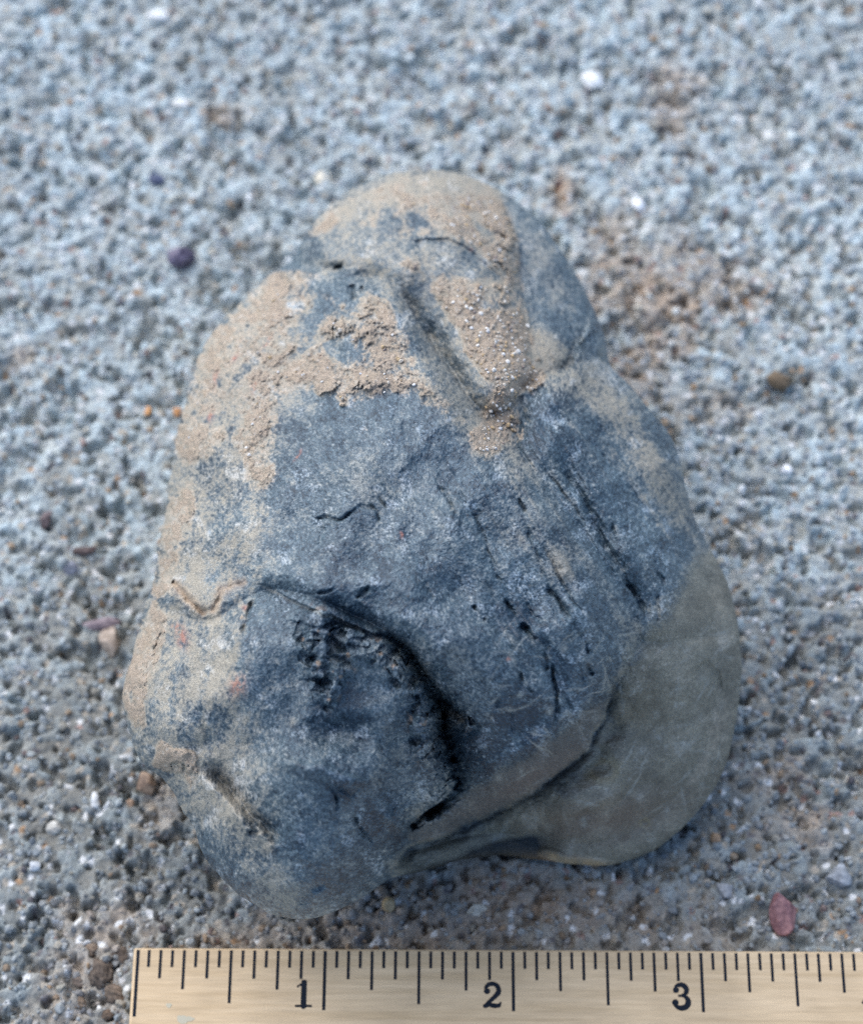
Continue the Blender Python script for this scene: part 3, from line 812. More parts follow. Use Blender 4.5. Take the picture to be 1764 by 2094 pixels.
t_ = np.linspace(0, 1, NF + 1)[1:]
s_ = .55 * t_ + .45 * np.sin(t_ * math.pi / 2)
SS, TH = np.meshgrid(s_, th, indexing='ij')
RE = R + RN * SS ** 40
UU = CX + SS * RE * np.cos(TH); VV = CY + SS * RE * np.sin(TH)
FP = rock_point(UU, VV, SS, np.broadcast_to(ZS, SS.shape))
cpt = rock_point(np.array([CX]), np.array([CY]), np.array([0.0]), np.array([300.0]))
# underside: keeps inside the outline, curls in and comes down to the ground
NB = 46
ph = np.linspace(0, 1, NB + 1)[1:]
sb = 1 - .48 * ph ** 1.7
PB, TB = np.meshgrid(ph, th, indexing='ij')
SB = np.broadcast_to(sb[:, None], PB.shape)
zsb = ZS * (1 - np.sin(PB * math.pi / 2) ** 0.9) - 6 * PB
RE = R + RN * (1 - PB) ** 6
ub = CX + SB * RE * np.cos(TB); vb = CY + SB * RE * np.sin(TB)
BP = at(ub, vb, zsb * DPX)
rel = (fbm((NB * 5, NT), 30, 210, 4, .6)[::5] - .5) * 22 * sst(.05, .3, PB) * sst(0, .25, 1 - PB)
cenB = BP.mean((0, 1)); dirB = BP - cenB; dirB /= np.linalg.norm(dirB, axis=-1, keepdims=True)
BP = BP + dirB * ((rel - 8 * sst(.05, .3, PB)) * DPX)[..., None]
allP = np.concatenate([cpt, FP.reshape(-1, 3), BP.reshape(-1, 3)])
cF = rsample(C, UU, VV).reshape(-1, 3)
cR = rsample(C, CX + .985 * R * np.cos(th), CY + .985 * R * np.sin(th))
bn = .6 * fbm((NB * 4, NT), 60, 200, 5, .65)[::4] + .4 * fbm((NB * 8, NT), 24, 201, 3, .7)[::8]
wl = left[None, :] * .45 + .2
mixb = sst(.40, .62, bn + .35 * (wl - .4))[..., None]
cU = np.array([.075, .095, .105], np.float32) * (.6 + .8 * bn)[..., None] * (1 - mixb) + np.array([.29, .235, .175], np.float32) * (.6 + .8 * bn)[..., None] * mixb
kb = sst(.0, .22, PB)[..., None]
cB = (cR[None] * (1 - kb) + cU * kb).reshape(-1, 3)
allC = np.concatenate([rsample(C, np.array([CX]), np.array([CY])), cF, cB])
mud_v = np.concatenate([[0.0], rsample(mud, UU, VV).ravel(), np.zeros(NB * NT)])
mat_v = np.concatenate([[0.5], rsample(MATTE, UU, VV).ravel(), np.full(NB * NT, .8)])
rings = NF + NB
ri = 1 + np.arange(rings * NT).reshape(rings, NT)
nx = np.roll(ri, -1, axis=1)
quads = np.stack([ri[:-1], nx[:-1], nx[1:], ri[1:]], -1).reshape(-1, 4)
cap = np.stack([np.zeros(NT, int), ri[0], nx[0], nx[0]], -1)
fm_mud = mud_v[quads].mean(1) > .55


def sub_mesh(name, faces, mat, parent, tri=None):
    used = np.unique(faces.ravel() if tri is None else np.concatenate([faces.ravel(), tri.ravel()]))
    mp = np.full(len(allP), -1); mp[used] = np.arange(len(used))
    V_ = allP[used]
    return used, mp


rock = bpy.data.objects.new('rock', None)
COL.objects.link(rock)
org = at(np.array(930.), np.array(1330.), 0.0)
rock.location = org * MM
rock.empty_display_size = 0.02
tag(rock, 'lumpy blue grey stone with tan dried mud on its upper half, above the wooden ruler', 'rock')


def body_part(name, faces, mat):
    used = np.unique(faces)
    mp = np.zeros(len(allP), np.int64); mp[used] = np.arange(len(used))
    return mesh_from(name, (allP[used] - org) * MM, mp[faces], mat, rock, True, allC[used], mat_v[used])


# picture y runs down, so reverse the winding to face outwards
stone = body_part('stone_body', quads[~fm_mud][:, ::-1], M_ROCK)
crust = body_part('mud_crust', quads[fm_mud][:, ::-1], M_MUD)
crust['label'] = 'tan sandy mud dried onto the upper lobes and left edge'
# close the pole at the centre and the flat foot
bm = bmesh.new(); bm.from_mesh(stone.data)
bm.verts.ensure_lookup_table()
holes = [e for e in bm.edges if e.is_boundary]
ring0 = set(map(tuple, np.round(((allP[ri[0]] - org) * MM).astype(np.float32), 7)))
bm.free()
capV = np.concatenate([(cpt - org) * MM, (allP[ri[0]] - org) * MM])
capF = np.stack([np.zeros(NT, int), 1 + (np.arange(NT) + 1) % NT, 1 + np.arange(NT)], -1)
me = stone.data
# appended with plain arrays: pole fan + foot fan
def append_fan(obj, centre, ringpts, col, flip):
    b = bmesh.new(); b.from_mesh(obj.data)
    lay = b.verts.layers.float_color.get('tint'); lm = b.verts.layers.float.get('matte')
    vc = b.verts.new(centre); vs = [b.verts.new(p) for p in ringpts]
    for v_ in [vc] + vs:
        v_[lay] = (*col, 1); v_[lm] = .6
    n = len(vs)
    for i in range(n):
        f = b.faces.new((vc, vs[i], vs[(i + 1) % n]) if not flip else (vc, vs[(i + 1) % n], vs[i])); f.smooth = True
    b.to_mesh(obj.data); b.free(); obj.data.update()


append_fan(stone, ((cpt[0] - org) * MM).tolist(), ((allP[ri[0]] - org) * MM).tolist(), allC[ri[0]].mean(0).tolist(), True)
foot = allP[ri[-1]]
append_fan(stone, ((foot.mean(0) - org) * MM).tolist(), ((foot - org) * MM).tolist(), (.09, .085, .08), False)

# ------------------------------------------------------------------ small grains
def ico(sub):
    b = bmesh.new(); bmesh.ops.create_icosphere(b, subdivisions=sub, radius=1)
    v = np.array([x.co[:] for x in b.verts]); f = np.array([[y.index for y in x.verts] for x in b.faces])
    b.free(); return v, f


IV, IF_ = ico(1)
IV2, IF2 = ico(2)


def rough_shapes(n, amp, seed, V0=IV):
    r = np.random.default_rng(seed); out = []
    for k in range(n):
        v = V0.copy()
        for c in range(7):                          # flat cuts make broken facets
            d = r.normal(size=3); d /= np.linalg.norm(d)
            cut = r.uniform(.55, .9); e = v @ d
            v = v - np.outer(np.clip(e - cut, 0, None), d)
        v = v * (1 + amp * (r.random((len(v), 1)) - .5))
        out.append(v)
    return out


def rand_rot(n, r):
    q = r.normal(size=(n, 4)); q /= np.linalg.norm(q, axis=1, keepdims=True)
    w_, x, y, z = q.T
    return np.stack([np.stack([1 - 2 * (y * y + z * z), 2 * (x * y - z * w_), 2 * (x * z + y * w_)], -1),
                     np.stack([2 * (x * y + z * w_), 1 - 2 * (x * x + z * z), 2 * (y * z - x * w_)], -1),
                     np.stack([2 * (x * z - y * w_), 2 * (y * z + x * w_), 1 - 2 * (x * x + y * y)], -1)], 1)


def scatter(name, pos, size, cols, mat, seed, parent=None, V0=IV, F0=IF_):
    """many grains joined into one mesh"""
    n = len(pos); r = np.random.default_rng(seed)
    shapes = np.array(rough_shapes(14, .18, seed, V0))[r.integers(0, 14, n)]
    sc = size[:, None] * r.uniform(.7, 1.3, (n, 3))
    v = np.einsum('nij,nkj->nki', rand_rot(n, r), shapes * sc[:, None, :]) + pos[:, None, :]
    k = len(V0)
    f = F0[None] + (np.arange(n) * k)[:, None, None]
    c = np.repeat(cols, k, axis=0)
    return mesh_from(name, v.reshape(-1, 3) * MM, f.reshape(-1, 3), mat, parent, False, c)


r = np.random.default_rng(55)
n = 52000
px = r.uniform(X0 + .5, X1 - .5, n); py = r.uniform(Y0 + .5, Y1 - .5, n)
no = 12000
px[:no] = r.uniform(X0 - 70, X1 + 70, no); py[:no] = r.uniform(Y0 - 70, Y1 + 70, no)
sz = 0.17 + 0.60 * r.random(n) ** 3.4
pz = gsample(gz, px, py) - r.uniform(-.35, .55, n) * sz
tl = gsample(tan_, px, py)
pal = np.array([(.40, .43, .43), (.34, .38, .40), (.47, .52, .53), (.25, .28, .30), (.42, .40, .34), (.60, .62, .62), (.34, .25, .17), (.14, .13, .14), (.36, .24, .14), (.28, .21, .19)], np.float32)
pr = np.array([.30, .24, .17, .12, .09, .03, .03, .02, .008, .01]); pr /= pr.sum()
ci = r.choice(len(pal), n, p=pr)
cl = pal[ci] * r.uniform(.8, 1.15, (n, 1)) * (1 - .50 * gsample(dirt_shade[..., 0], px, py))[:, None]  # grains take the same painted soil and shade
tt = (tl * r.random(n) * 1.2)[:, None].clip(0, 1)
outm = (px < X0) | (px > X1) | (py < Y0) | (py > Y1)
pz[outm] = -.25 + .3 * sz[outm]
cl = cl * (1 - tt) + np.array([.36, .25, .16]) * tt
gravel = scatter('gravel', np.stack([px, py, pz], -1), sz, cl, M_GRAIN, 56)
tag(gravel, 'fine loose sand and grit scattered over the cement surface', 'gravel', kind='stuff')

# sand grains caught in the mud on the stone
gu, gv, gs_, gc_ = [], [], [], []
tries = r.uniform((380, 360), (1120, 960), (60000, 2))
mv = rsample(mud, tries[:, 0], tries[:, 1])
okk = tries[mv > .8]
# most grains sit along the right edge of the mud
wgt = np.exp(-((okk[:, 0] - (1010 + .12 * (okk[:, 1] - 560))) / 60) ** 2) + .16
okk = okk[r.random(len(okk)) < wgt][:520]
al = np.arctan2(okk[:, 1] - CY, okk[:, 0] - CX) % (2 * math.pi)
Rr = np.interp(al, th, R); ss = np.hypot(okk[:, 0] - CX, okk[:, 1] - CY) / Rr
okk, al, ss = okk[ss < .97], al[ss < .97], ss[ss < .97]
gp = rock_point(okk[:, 0], okk[:, 1], ss, np.interp(al, th, ZS), 1.0)
gsz = 0.13 + .28 * r.random(len(okk)) ** 2.2
gpal = np.array([(.62, .60, .56), (.48, .43, .36), (.42, .31, .18), (.36, .28, .2), (.22, .18, .16), (.5, .5, .5)], np.float32)
gcl = gpal[r.choice(6, len(okk), p=[.2, .26, .16, .22, .08, .08])]
grit = scatter('sand_grit', gp - org, gsz, gcl, M_GRAIN, 57, rock)
grit['kind'] = 'stuff'

# ------------------------------------------------------------------ loose stones one can point at


def pebble(name, u, v, wpx, hpx, col, label, cat='pebble', rot=0.0, zf=.6, seed=1, rough=.6, amp=.10, cuts=9, group=None, sink=.25, col2=None, spec=.4, bumpy=.5, crumbly=0, facet=False):
    m, t, b = mat_new(name + '_surface')
    co = coords_mm(t)
    nz = N(t, 'ShaderNodeTexNoise'); nz.inputs['Scale'].default_value = 1.1; nz.inputs['Detail'].default_value = 5
    t.links.new(co, nz.inputs['Vector'])
    rp_ = N(t, 'ShaderNodeValToRGB')
    c2 = col2 or tuple(min(1, c * 1.5 + .02) for c in col)
    rp_.color_ramp.elements[0].position = .35; rp_.color_ramp.elements[0].color = (*[c * .75 for c in col], 1)
    rp_.color_ramp.elements[1].position = .68; rp_.color_ramp.elements[1].color = (*c2, 1)
    t.links.new(nz.outputs['Fac'], rp_.inputs['Fac']); t.links.new(rp_.outputs[0], b.inputs['Base Color'])
    b.inputs['Roughness'].default_value = rough; b.inputs['Specular IOR Level'].default_value = spec
    bp = N(t, 'ShaderNodeBump'); bp.inputs['Strength'].default_value = bumpy; bp.inputs['Distance'].default_value = .0004
    t.links.new(nz.outputs['Fac'], bp.inputs['Height']); t.links.new(bp.outputs[0], b.inputs['Normal'])
    rr = np.random.default_rng(seed)
    vv, ff = ico(4)
    for c in range(cuts):
        d = rr.normal(size=3); d /= np.linalg.norm(d)
        cut = rr.uniform(.40, .70) if facet else rr.uniform(.55, .88); e = vv @ d
        vv = vv - np.outer(np.clip(e - cut, 0, None), d) * (1.0 if facet else .92)
    ph_ = rr.uniform(0, 6, (6, 3)); fq = rr.uniform(2, 9, (6, 3))
    dis = sum(np.sin(vv @ fq[i] + ph_[i, 0]) * (.8 / (1 + i * .4)) for i in range(6)) / 3
    vv = vv * (1 + amp * dis[:, None])
    if crumbly:
        vv = vv * (1 + crumbly * (rr.random((len(vv), 1)) - .5))
    vv = vv / np.abs(vv).max(0)
    p = at(np.array(float(u)), np.array(float(v)), 0.4)
    pxmm = (np.linalg.norm(p - CAM)) / FPX
    sx, sy = wpx * pxmm / 2, hpx * pxmm / 2 / .93
    vv = vv * np.array([sx, sy, zf * (sx + sy) / 2])
    c, s2_ = math.cos(rot), math.sin(rot)
    vv = vv @ np.array([[c, s2_, 0], [-s2_, c, 0], [0, 0, 1]])
    zf_ = zf * (sx + sy) / 2
    o = mesh_from(name, vv * MM, ff, m, None, not facet)
    gzv = float(gsample(blurred_gz, p[0], p[1]))
    o.location = Vector((p[0], p[1], gzv + zf_ * (1 - 2 * sink))) * MM
    tag(o, label, cat, group)
    return o


kx = np.ones(9) / 9
blurred_gz = np.apply_along_axis(lambda a: np.convolve(a, kx, 'same'), 0, np.apply_along_axis(lambda a: np.convolve(a, kx, 'same'), 1, gz))
pebble('pebble', 375, 530, 68, 50, (.060, .045, .075), 'dark purple pebble lying left of the top of the big stone', rot=.3, zf=.8, seed=3, facet=True, cuts=10, col2=(.15, .13, .20), rough=.5, sink=.18)
pebble('pebble', 322, 368, 36, 26, (.045, .06, .12), 'small dark blue triangular chip above the purple pebble', rot=-.2, zf=.5, seed=12, cuts=12, col2=(.07, .09, .16))
pebble('pebble', 367, 214, 46, 22, (.72, .70, .64), 'white oval pebble beside the tan stain at upper left', rot=-.12, zf=.5, seed=21, col2=(.85, .84, .8), sink=.2)
pebble('pebble', 1209, 168, 48, 36, (.80, .79, .76), 'brightest white pebble, alone at the upper right', rot=-.4, zf=.6, seed=22, col2=(.9, .9, .88), sink=.15)
pebble('pebble', 1305, 421, 24, 30, (.72, .74, .78), 'small bluish white chip right of the top of the big stone', rot=.5, zf=.7, seed=23, sink=.2)
pebble('pebble', 659, 362, 34, 26, (.58, .53, .42), 'cream pebble just left of the crest of the big stone', rot=.4, zf=.6, seed=24, sink=.2)
pebble('soil_crumb', 1600, 786, 70, 46, (.120, .090, .060), 'olive brown angular crumb of soil at middle right', 'soil crumb', rot=-.25, zf=.8, seed=25, cuts=9, facet=True, rough=.95, sink=.12, col2=(.2, .15, .10), bumpy=.9)
pebble('pebble', 1602, 1868, 62, 92, (.19, .085, .095), 'red pink faceted pebble above the ruler at lower right', rot=-.1, zf=.75, seed=91, cuts=9, amp=.0, facet=True, col2=(.33, .165, .16), rough=.42, sink=.12)
pebble('shell_flake', 973, 1862, 52, 32, (.48, .46, .38), 'pale cream flat flake between the big stone and ruler', 'flake', rot=.05, zf=.3, seed=33, cuts=8, facet=True, col2=(.60, .58, .50), sink=.1)
pebble('pebble', 795, 1853, 28, 30, (.40, .29, .15), 'round ochre pebble under the front edge of the big stone', rot=.2, zf=.9, seed=34, cuts=3, amp=.05, sink=.15, col2=(.5, .38, .22))
pebble('pebble', 297, 1606, 46, 50, (.18, .115, .078), 'reddish brown pebble tucked against the left foot of the big stone', rot=.5, zf=.9, seed=35, col2=(.29, .20, .135), sink=.12)
pebble('pebble', 266, 1640, 18, 16, (.26, .17, .11), 'tiny orange pebble below the reddish brown one', zf=.8, seed=36, col2=(.34, .22, .14), sink=.25)
pebble('pebble', 207, 1272, 78, 30, (.15, .11, .13), 'flat purple brown stone left of the big stone', rot=.08, zf=.45, seed=37, col2=(.24, .19, .20), sink=.3)
pebble('pebble', 228, 1312, 48, 66, (.25, .195, .15), 'tan rounded stone overlapping the flat purple one', rot=.2, zf=.7, seed=38, col2=(.36, .29, .235), sink=.2)
pebble('pebble', 172, 1128, 56, 20, (.070, .045, .040), 'slim dark brown stone left of the big stone', rot=.12, zf=.6, seed=39, sink=.2)
pebble('pebble', 92, 1062, 26, 46, (.11, .08, .08), 'dark oblong stone near the left edge', rot=-.5, zf=.6, seed=40, sink=.25)
pebble('pebble', 146, 1161, 34, 32, (.11, .12, .15), 'dull slate pebble beside the slim dark brown stone', rot=.3, zf=.7, seed=53, sink=.3)
pebble('pebble', 303, 840, 18, 20, (.44, .22, .08), 'tiny orange grain, the lower left of a pair', zf=.9, seed=41, sink=.1)
pebble('pebble', 364, 846, 20, 22, (.40, .19, .07), 'tiny rust orange grain, nearer the big stone of a pair', zf=.9, seed=42, sink=.1)
pebble('pebble', 193, 1637, 20, 40, (.46, .47, .47), 'slender white sliver standing in a dark hollow', rot=.15, zf=.7, seed=43, sink=.1)
pebble('pebble', 218, 1646, 14, 24, (.36, .38, .39), 'short grey white chip beside the white sliver', rot=-.4, zf=.7, seed=44, sink=.1)
pebble('pebble', 109, 1692, 34, 28, (.32, .31, .28), 'rounded pale grey pebble left of the white sliver', rot=.2, zf=.7, seed=45, sink=.2, cuts=4)
pebble('pebble', 322, 36, 46, 28, (.60, .60, .58), 'pale grey flat pebble near the top edge', rot=.1, zf=.5, seed=46, sink=.2)
pebble('pebble', 1778 - 170, 962, 34, 22, (.66, .68, .70), 'white chip below the olive brown crumb', rot=.1, zf=.6, seed=47, sink=.15)
pebble('pebble', 72, 1772, 24, 22, (.40, .42, .44), 'small white pebble at lower left', rot=.1, zf=.7, seed=48, sink=.15)
pebble('pebble', 1464, 1713, 26, 22, (.26, .17, .10), 'orange brown pebble at the right foot of the big stone', rot=.3, zf=.8, seed=49, sink=.2)
pebble('pebble', 1500, 1745, 22, 18, (.24, .18, .12), 'ochre crumb just outside the right foot of the big stone', rot=.3, zf=.8, seed=50, sink=.2)
pebble('pebble', 1712, 1795, 56, 46, (.22, .235, .25), 'blocky grey pebble above the red pink one', rot=.2, zf=.6, seed=51, sink=.25)
pebble('pebble', 1480, 1820, 44, 40, (.24, .245, .25), 'square pale grey pebble left of the red pink one', rot=.4, zf=.6, seed=52, sink=.25, cuts=12)
for u_, v_, w_, h_, ro, sd_, cA, cB, lab in [
        (206, 1990, 58, 66, .2, 61, (.085, .066, .052), (.20, .155, .12), 'largest dark brown clod at the left end of the ruler'),
        (246, 1952, 44, 36, -.2, 62, (.075, .058, .046), (.17, .13, .10), 'dark clod behind the corner of the ruler'),
        (237, 2032, 46, 44, .6, 63, (.11, .085, .064), (.24, .18, .135), 'brown clod touching the ruler end from the left'),
        (186, 1942, 34, 30, .1, 65, (.17, .12, .085), (.30, .23, .17), 'tan clod highest of the soil by the ruler end'),
        (165, 2050, 36, 30, .4, 66, (.14, .10, .07), (.28, .21, .15), 'tan clod lowest of the soil by the ruler end'),
        (160, 2004, 30, 30, .9, 67, (.13, .10, .08), (.24, .19, .15), 'grey brown clod on the outer side of the largest dark one'),
        (222, 2072, 30, 26, .2, 68, (.12, .085, .06), (.24, .17, .12), 'small brown clod at the bottom beside the ruler end')]:
    pebble('soil_clod', u_, v_, w_, h_, cA, lab, 'soil clod', rot=ro, zf=.55, seed=sd_, cuts=6, amp=.22, rough=1, sink=.42, col2=tuple(c * .8 for c in cB), bumpy=1, crumbly=.28)


# ================================================================== RULER
RT = 4.2                                       # top of the ruler above the ground
pA = at(np.array(274.), np.array(1937.5), RT); pB = at(np.array(1764.), np.array(1945.5), RT)
rot_r = math.atan2(pB[1] - pA[1], pB[0] - pA[0])
IN = 25.4
tick1 = at(np.array(665.), np.array(1942.), RT)
x_zero = np.linalg.norm(tick1 - pA) - IN       # print starts a hair inside the end
print('RULER rot', math.degrees(rot_r), 'x_zero', x_zero, 'tick len px->mm', np.linalg.norm(at(np.array(662.), np.array(2060.), RT) - tick1))
ruler = bpy.data.objects.new('ruler', None)
COL.objects.link(ruler)
ruler.location = Vector((pA[0], pA[1], 0)) * MM
ruler.rotation_euler = (0, 0, rot_r)
tag(ruler, 'pale wooden ruler with black inch marks along the bottom edge', 'ruler')

m, t, b = mat_new('maple_wood')
L = t.links.new
co = coords_mm(t)
mp = N(t, 'ShaderNodeMapping'); mp.inputs['Scale'].default_value = (.035, .9, .9)
L(co, mp.inputs['Vector'])
n1 = N(t, 'ShaderNodeTexNoise'); n1.inputs['Scale'].default_value = 1.0; n1.inputs['Detail'].default_value = 6; n1.inputs['Roughness'].default_value = .6; n1.inputs['Distortion'].default_value = .6
L(mp.outputs[0], n1.inputs['Vector'])
r1 = N(t, 'ShaderNodeValToRGB')
r1.color_ramp.elements[0].position = .30; r1.color_ramp.elements[0].color = (.475, .345, .20, 1)
r1.color_ramp.elements[1].position = .62; r1.color_ramp.elements[1].color = (.58, .435, .27, 1)
L(n1.outputs['Fac'], r1.inputs['Fac'])
mp2 = N(t, 'ShaderNodeMapping'); mp2.inputs['Scale'].default_value = (.25, 3.0, 3.0)
L(co, mp2.inputs['Vector'])
n2 = N(t, 'ShaderNodeTexNoise'); n2.inputs['Scale'].default_value = 1.0; n2.inputs['Detail'].default_value = 4
L(mp2.outputs[0], n2.inputs['Vector'])
m2 = N(t, 'ShaderNodeMapRange'); m2.inputs['From Min'].default_value = .3; m2.inputs['From Max'].default_value = .7; m2.inputs['To Min'].default_value = .9; m2.inputs['To Max'].default_value = 1.08
L(n2.outputs['Fac'], m2.inputs['Value'])
mu = N(t, 'ShaderNodeVectorMath', operation='SCALE'); L(r1.outputs[0], mu.inputs[0]); L(m2.outputs[0], mu.inputs['Scale'])
n3 = N(t, 'ShaderNodeTexNoise'); n3.inputs['Scale'].default_value = .10; n3.inputs['Detail'].default_value = 3
L(co, n3.inputs['Vector'])
m3 = N(t, 'ShaderNodeMapRange'); m3.inputs['From Min'].default_value = .3; m3.inputs['From Max'].default_value = .7; m3.inputs['To Min'].default_value = .86; m3.inputs['To Max'].default_value = 1.08
L(n3.outputs['Fac'], m3.inputs['Value'])
mu2 = N(t, 'ShaderNodeVectorMath', operation='SCALE'); L(mu.outputs[0], mu2.inputs[0]); L(m3.outputs[0], mu2.inputs['Scale'])
L(mu2.outputs[0], b.inputs['Base Color'])
b.inputs['Roughness'].default_value = .8
b.inputs['Specular IOR Level'].default_value = .25
bp = N(t, 'ShaderNodeBump'); bp.inputs['Strength'].default_value = .15; bp.inputs['Distance'].default_value = .0002
L(n2.outputs['Fac'], bp.inputs['Height']); L(bp.outputs[0], b.inputs['Normal'])
M_WOOD = m
m, t, b = mat_new('black_ink')
co = coords_mm(t); nz = N(t, 'ShaderNodeTexNoise'); nz.inputs['Scale'].default_value = 1.5; nz.inputs['Detail'].default_value = 4
t.links.new(co, nz.inputs['Vector'])
rp_ = N(t, 'ShaderNodeValToRGB'); rp_.color_ramp.elements[0].color = (.006, .009, .014, 1); rp_.color_ramp.elements[1].color = (.022, .026, .034, 1)
t.links.new(nz.outputs['Fac'], rp_.inputs['Fac']); t.links.new(rp_.outputs[0], b.inputs['Base Color'])
b.inputs['Roughness'].default_value = .9
b.inputs['Specular IOR Level'].default_value = .05
M_INK = m
m, t, b = mat_new('teal_paint')
b.inputs['Base Color'].default_value = (.44, .40, .29, 1); b.inputs['Roughness'].default_value = .7
M_TEAL = m

bmw = bmesh.new()
bmesh.ops.create_cube(bmw, size=1)
LEN, WID = 12 * IN + 2 * abs(x_zero), 28.6
for v_ in bmw.verts:
    v_.co = Vector(((v_.co.x + .5) * LEN, (v_.co.y - .5) * WID, (v_.co.z + .5) * (RT - .5) + .5)) * MM
bmesh.ops.bevel(bmw, geom=bmw.edges[:], offset=.00035, segments=3, affect='EDGES', profile=.5)
me = bpy.data.meshes.new('wooden_strip'); bmw.to_mesh(me); bmw.free(); me.materials.append(M_WOOD)
strip = bpy.data.objects.new('wooden_strip', me); COL.objects.link(strip); strip.parent = ruler

# ticks: thin ink sheets on the top face
tv, tf = [], []
fs = np.linalg.norm(at(np.array(700.), np.array(2050.), RT) - at(np.array(700.), np.array(1950.), RT)) / 100   # mm per picture unit down the ruler
ZT = RT + .03
for i in range(0, 12 * 16 + 1):
    if i % 16 == 0: ln = 121 * fs if i else 136 * fs
    elif i % 8 == 0: ln = 108 * fs
    elif i % 4 == 0: ln = 80 * fs
    elif i % 2 == 0: ln = 58 * fs
    else: ln = 35 * fs
    wd = (.38 if i % 16 else .42) if i else .42
    x = max(x_zero, .3) + i * IN / 16 if i else max(x_zero, .3) + .1
    y0_ = -.34
    k0 = len(tv)
    tv += [(x - wd / 2, y0_ - ln, ZT), (x + wd / 2, y0_ - ln, ZT), (x + wd / 2, y0_, ZT), (x - wd / 2, y0_, ZT)]
    tf.append((k0, k0 + 1, k0 + 2, k0 + 3))
ticks = mesh_from('inch_scale', np.array(tv) * MM, np.array(tf), M_INK, ruler, False)

# numerals drawn as strokes with swelling width, turned into small cells of ink
def arc(cx, cy, rx, ry, a0, a1, n=26):
    return [(cx + rx * math.cos(math.radians(a0 + (a1 - a0) * k / n)), cy + ry * math.sin(math.radians(a0 + (a1 - a0) * k / n))) for k in range(n + 1)]


def wline(pts, w0, w1=None, wm=None):
    w1 = w0 if w1 is None else w1
    n = len(pts) - 1; out = []
    for k, p in enumerate(pts):
        f = k / n
        w_ = w0 + (w1 - w0) * f
        if wm is not None: w_ = w_ + (wm - w_) * math.sin(math.pi * f)
        out.append((p[0], p[1], w_))
    return out


GL = {  # unit box 0..~.75 wide, 0..1 tall
    1: [wline([(.40, .03), (.40, .97)], .17), wline([(.38, .95), (.14, .80)], .06, .05), wline([(.12, .035), (.68, .035)], .075)],
    2: [wline(arc(.36, .70, .26, .26, 175, -20), .07, .15, .13), wline([(.60, .60), (.45, .42), (.22, .22), (.10, .09)], .15, .08),
        wline([(.08, .07), (.25, .13), (.45, .08), (.62, .09), (.70, .22)], .12, .04, .14), wline([(.16, .66), (.17, .665)], .17)],
    3: [wline(arc(.34, .74, .23, .22, 165, -75), .06, .10, .15), wline(arc(.34, .28, .28, .25, 80, -165), .08, .07, .17), wline([(.26, .52), (.40, .52)], .06),
        wline([(.15, .74), (.16, .745)], .17), wline([(.11, .25), (.12, .255)], .18)],
    4: [wline([(.50, .03), (.50, .97)], .15), wline([(.46, .95), (.06, .32)], .06), wline([(.04, .29), (.74, .29)], .075), wline([(.30, .035), (.70, .035)], .07)],
    5: [wline([(.16, .96), (.60, .93)], .10), wline([(.16, .94), (.14, .56)], .06), wline(arc(.35, .33, .27, .30, 140, -160), .07, .08, .17), wline([(.13, .24), (.14, .245)], .17)],
    6: [wline(arc(.38, .32, .27, .28, 0, 360), .11), wline(arc(.60, .40, .50, .56, 180, 95), .15, .08), wline([(.58, .86), (.59, .865)], .15)],
    7: [wline([(.08, .93), (.66, .93)], .11), wline([(.66, .90), (.40, .50), (.32, .05)], .07, .17), wline([(.09, .93), (.08, .76)], .05)],
    8: [wline(arc(.36, .73, .22, .22, 0, 360), .10), wline(arc(.36, .27, .28, .25, 0, 360), .12)],
    9: [wline(arc(.36, .68, .27, .28, 0, 360), .11), wline(arc(.14, .60, .50, .56, 0, -85), .15, .08), wline([(.16, .14), (.17, .145)], .15)],
    0: [wline(arc(.38, .50, .28, .46, 0, 360), .11)],
}


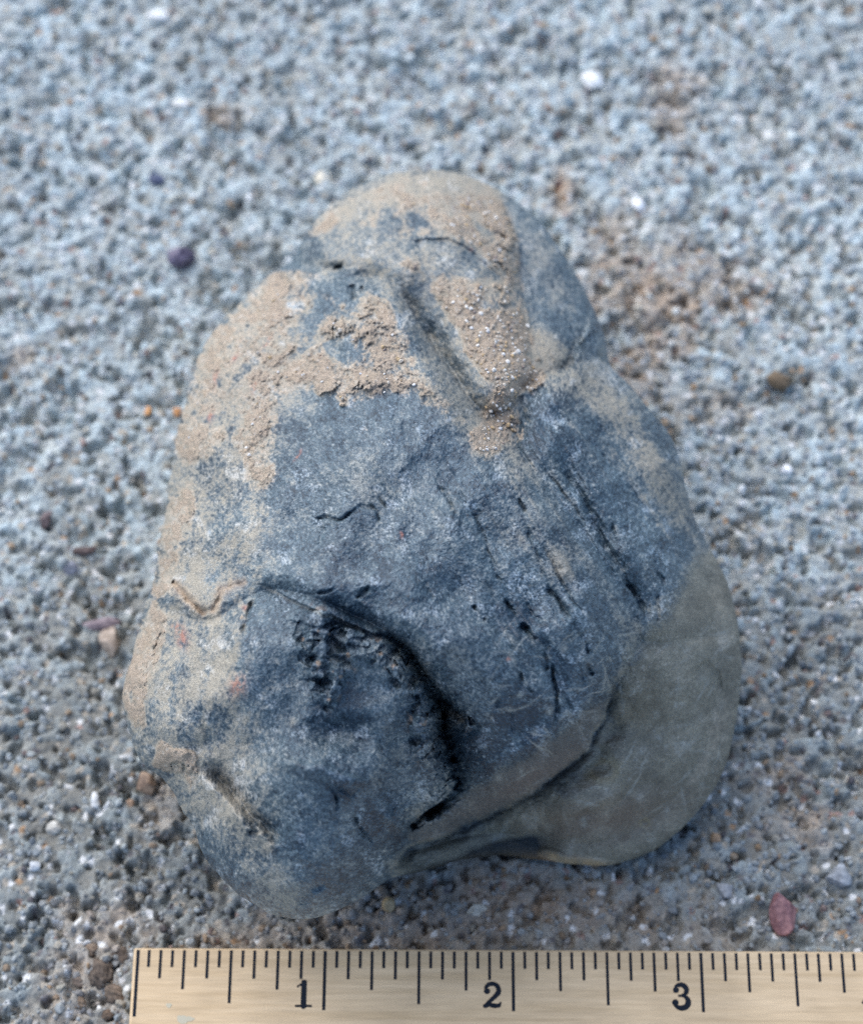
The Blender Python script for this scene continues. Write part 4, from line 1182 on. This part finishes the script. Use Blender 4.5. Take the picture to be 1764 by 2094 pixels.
def numeral(text, xr, yb, hgt):
    """ink figure: right side at xr, foot at yb, in the ruler's own frame (mm)"""
    strokes = []
    for k, ch in enumerate(text):
        off = k * .82
        for st in GL[int(ch)]:
            strokes.append([(x + off, y, w_) for x, y, w_ in st])
    wtot = .74 + .82 * (len(text) - 1)
    n_ = 56
    xs = np.arange(-.1, wtot + .1, 1 / n_); ys = np.arange(-.1, 1.1, 1 / n_)
    Xg, Yg = np.meshgrid(xs + .5 / n_, ys + .5 / n_)
    ink = np.zeros(Xg.shape, bool)
    for st in strokes:
        for (xa, ya, wa), (xb, yb2, wb) in zip(st[:-1], st[1:]):
            dx, dy = xb - xa, yb2 - ya; l2 = dx * dx + dy * dy + 1e-9
            tt_ = np.clip(((Xg - xa) * dx + (Yg - ya) * dy) / l2, 0, 1)
            ink |= np.hypot(Xg - xa - tt_ * dx, Yg - ya - tt_ * dy) < (wa + (wb - wa) * tt_) / 2 * 1.36
    iy, ix = np.nonzero(ink)
    hh, ww = Xg.shape
    vid = lambda a, c: a * (ww + 1) + c
    f = np.stack([vid(iy, ix), vid(iy, ix + 1), vid(iy + 1, ix + 1), vid(iy + 1, ix)], -1)
    used = np.unique(f); mp_ = np.zeros((hh + 1) * (ww + 1), int); mp_[used] = np.arange(len(used))
    vy, vx = used // (ww + 1), used % (ww + 1)
    V_ = np.stack([xr + ((-.1 + vx / n_) - wtot) * hgt, yb + (-.1 + vy / n_) * hgt, np.full(len(used), ZT)], -1)
    return mesh_from('numeral', V_ * MM, mp_[f], M_INK, ruler, False)


for k in range(1, 12):
    nm = numeral(str(k), x_zero + k * IN - 1.55, -.2 - 121 * fs + .3, 51 * fs)
    nm['label'] = 'black printed numeral %d' % k
# two faint teal paint smears
for q_, (x, y, a_, b_) in enumerate([(5.2, -8.0, .40, .32), (7.4, -9.9, 1.1, .55)]):
    an = np.linspace(0, 2 * math.pi, 28, endpoint=False); rr = 1 + .35 * np.sin(3 * an + q_) * np.random.default_rng(q_).random(28)
    V_ = np.stack([x + a_ * rr * np.cos(an), y + b_ * rr * np.sin(an), np.full(28, ZT)], -1)
    V_ = np.concatenate([[[x, y, ZT]], V_]); f = np.stack([np.zeros(28, int), 1 + np.arange(28), 1 + (np.arange(28) + 1) % 28], -1)
    mesh_from('paint_smear', V_ * MM, f, M_TEAL, ruler, False)
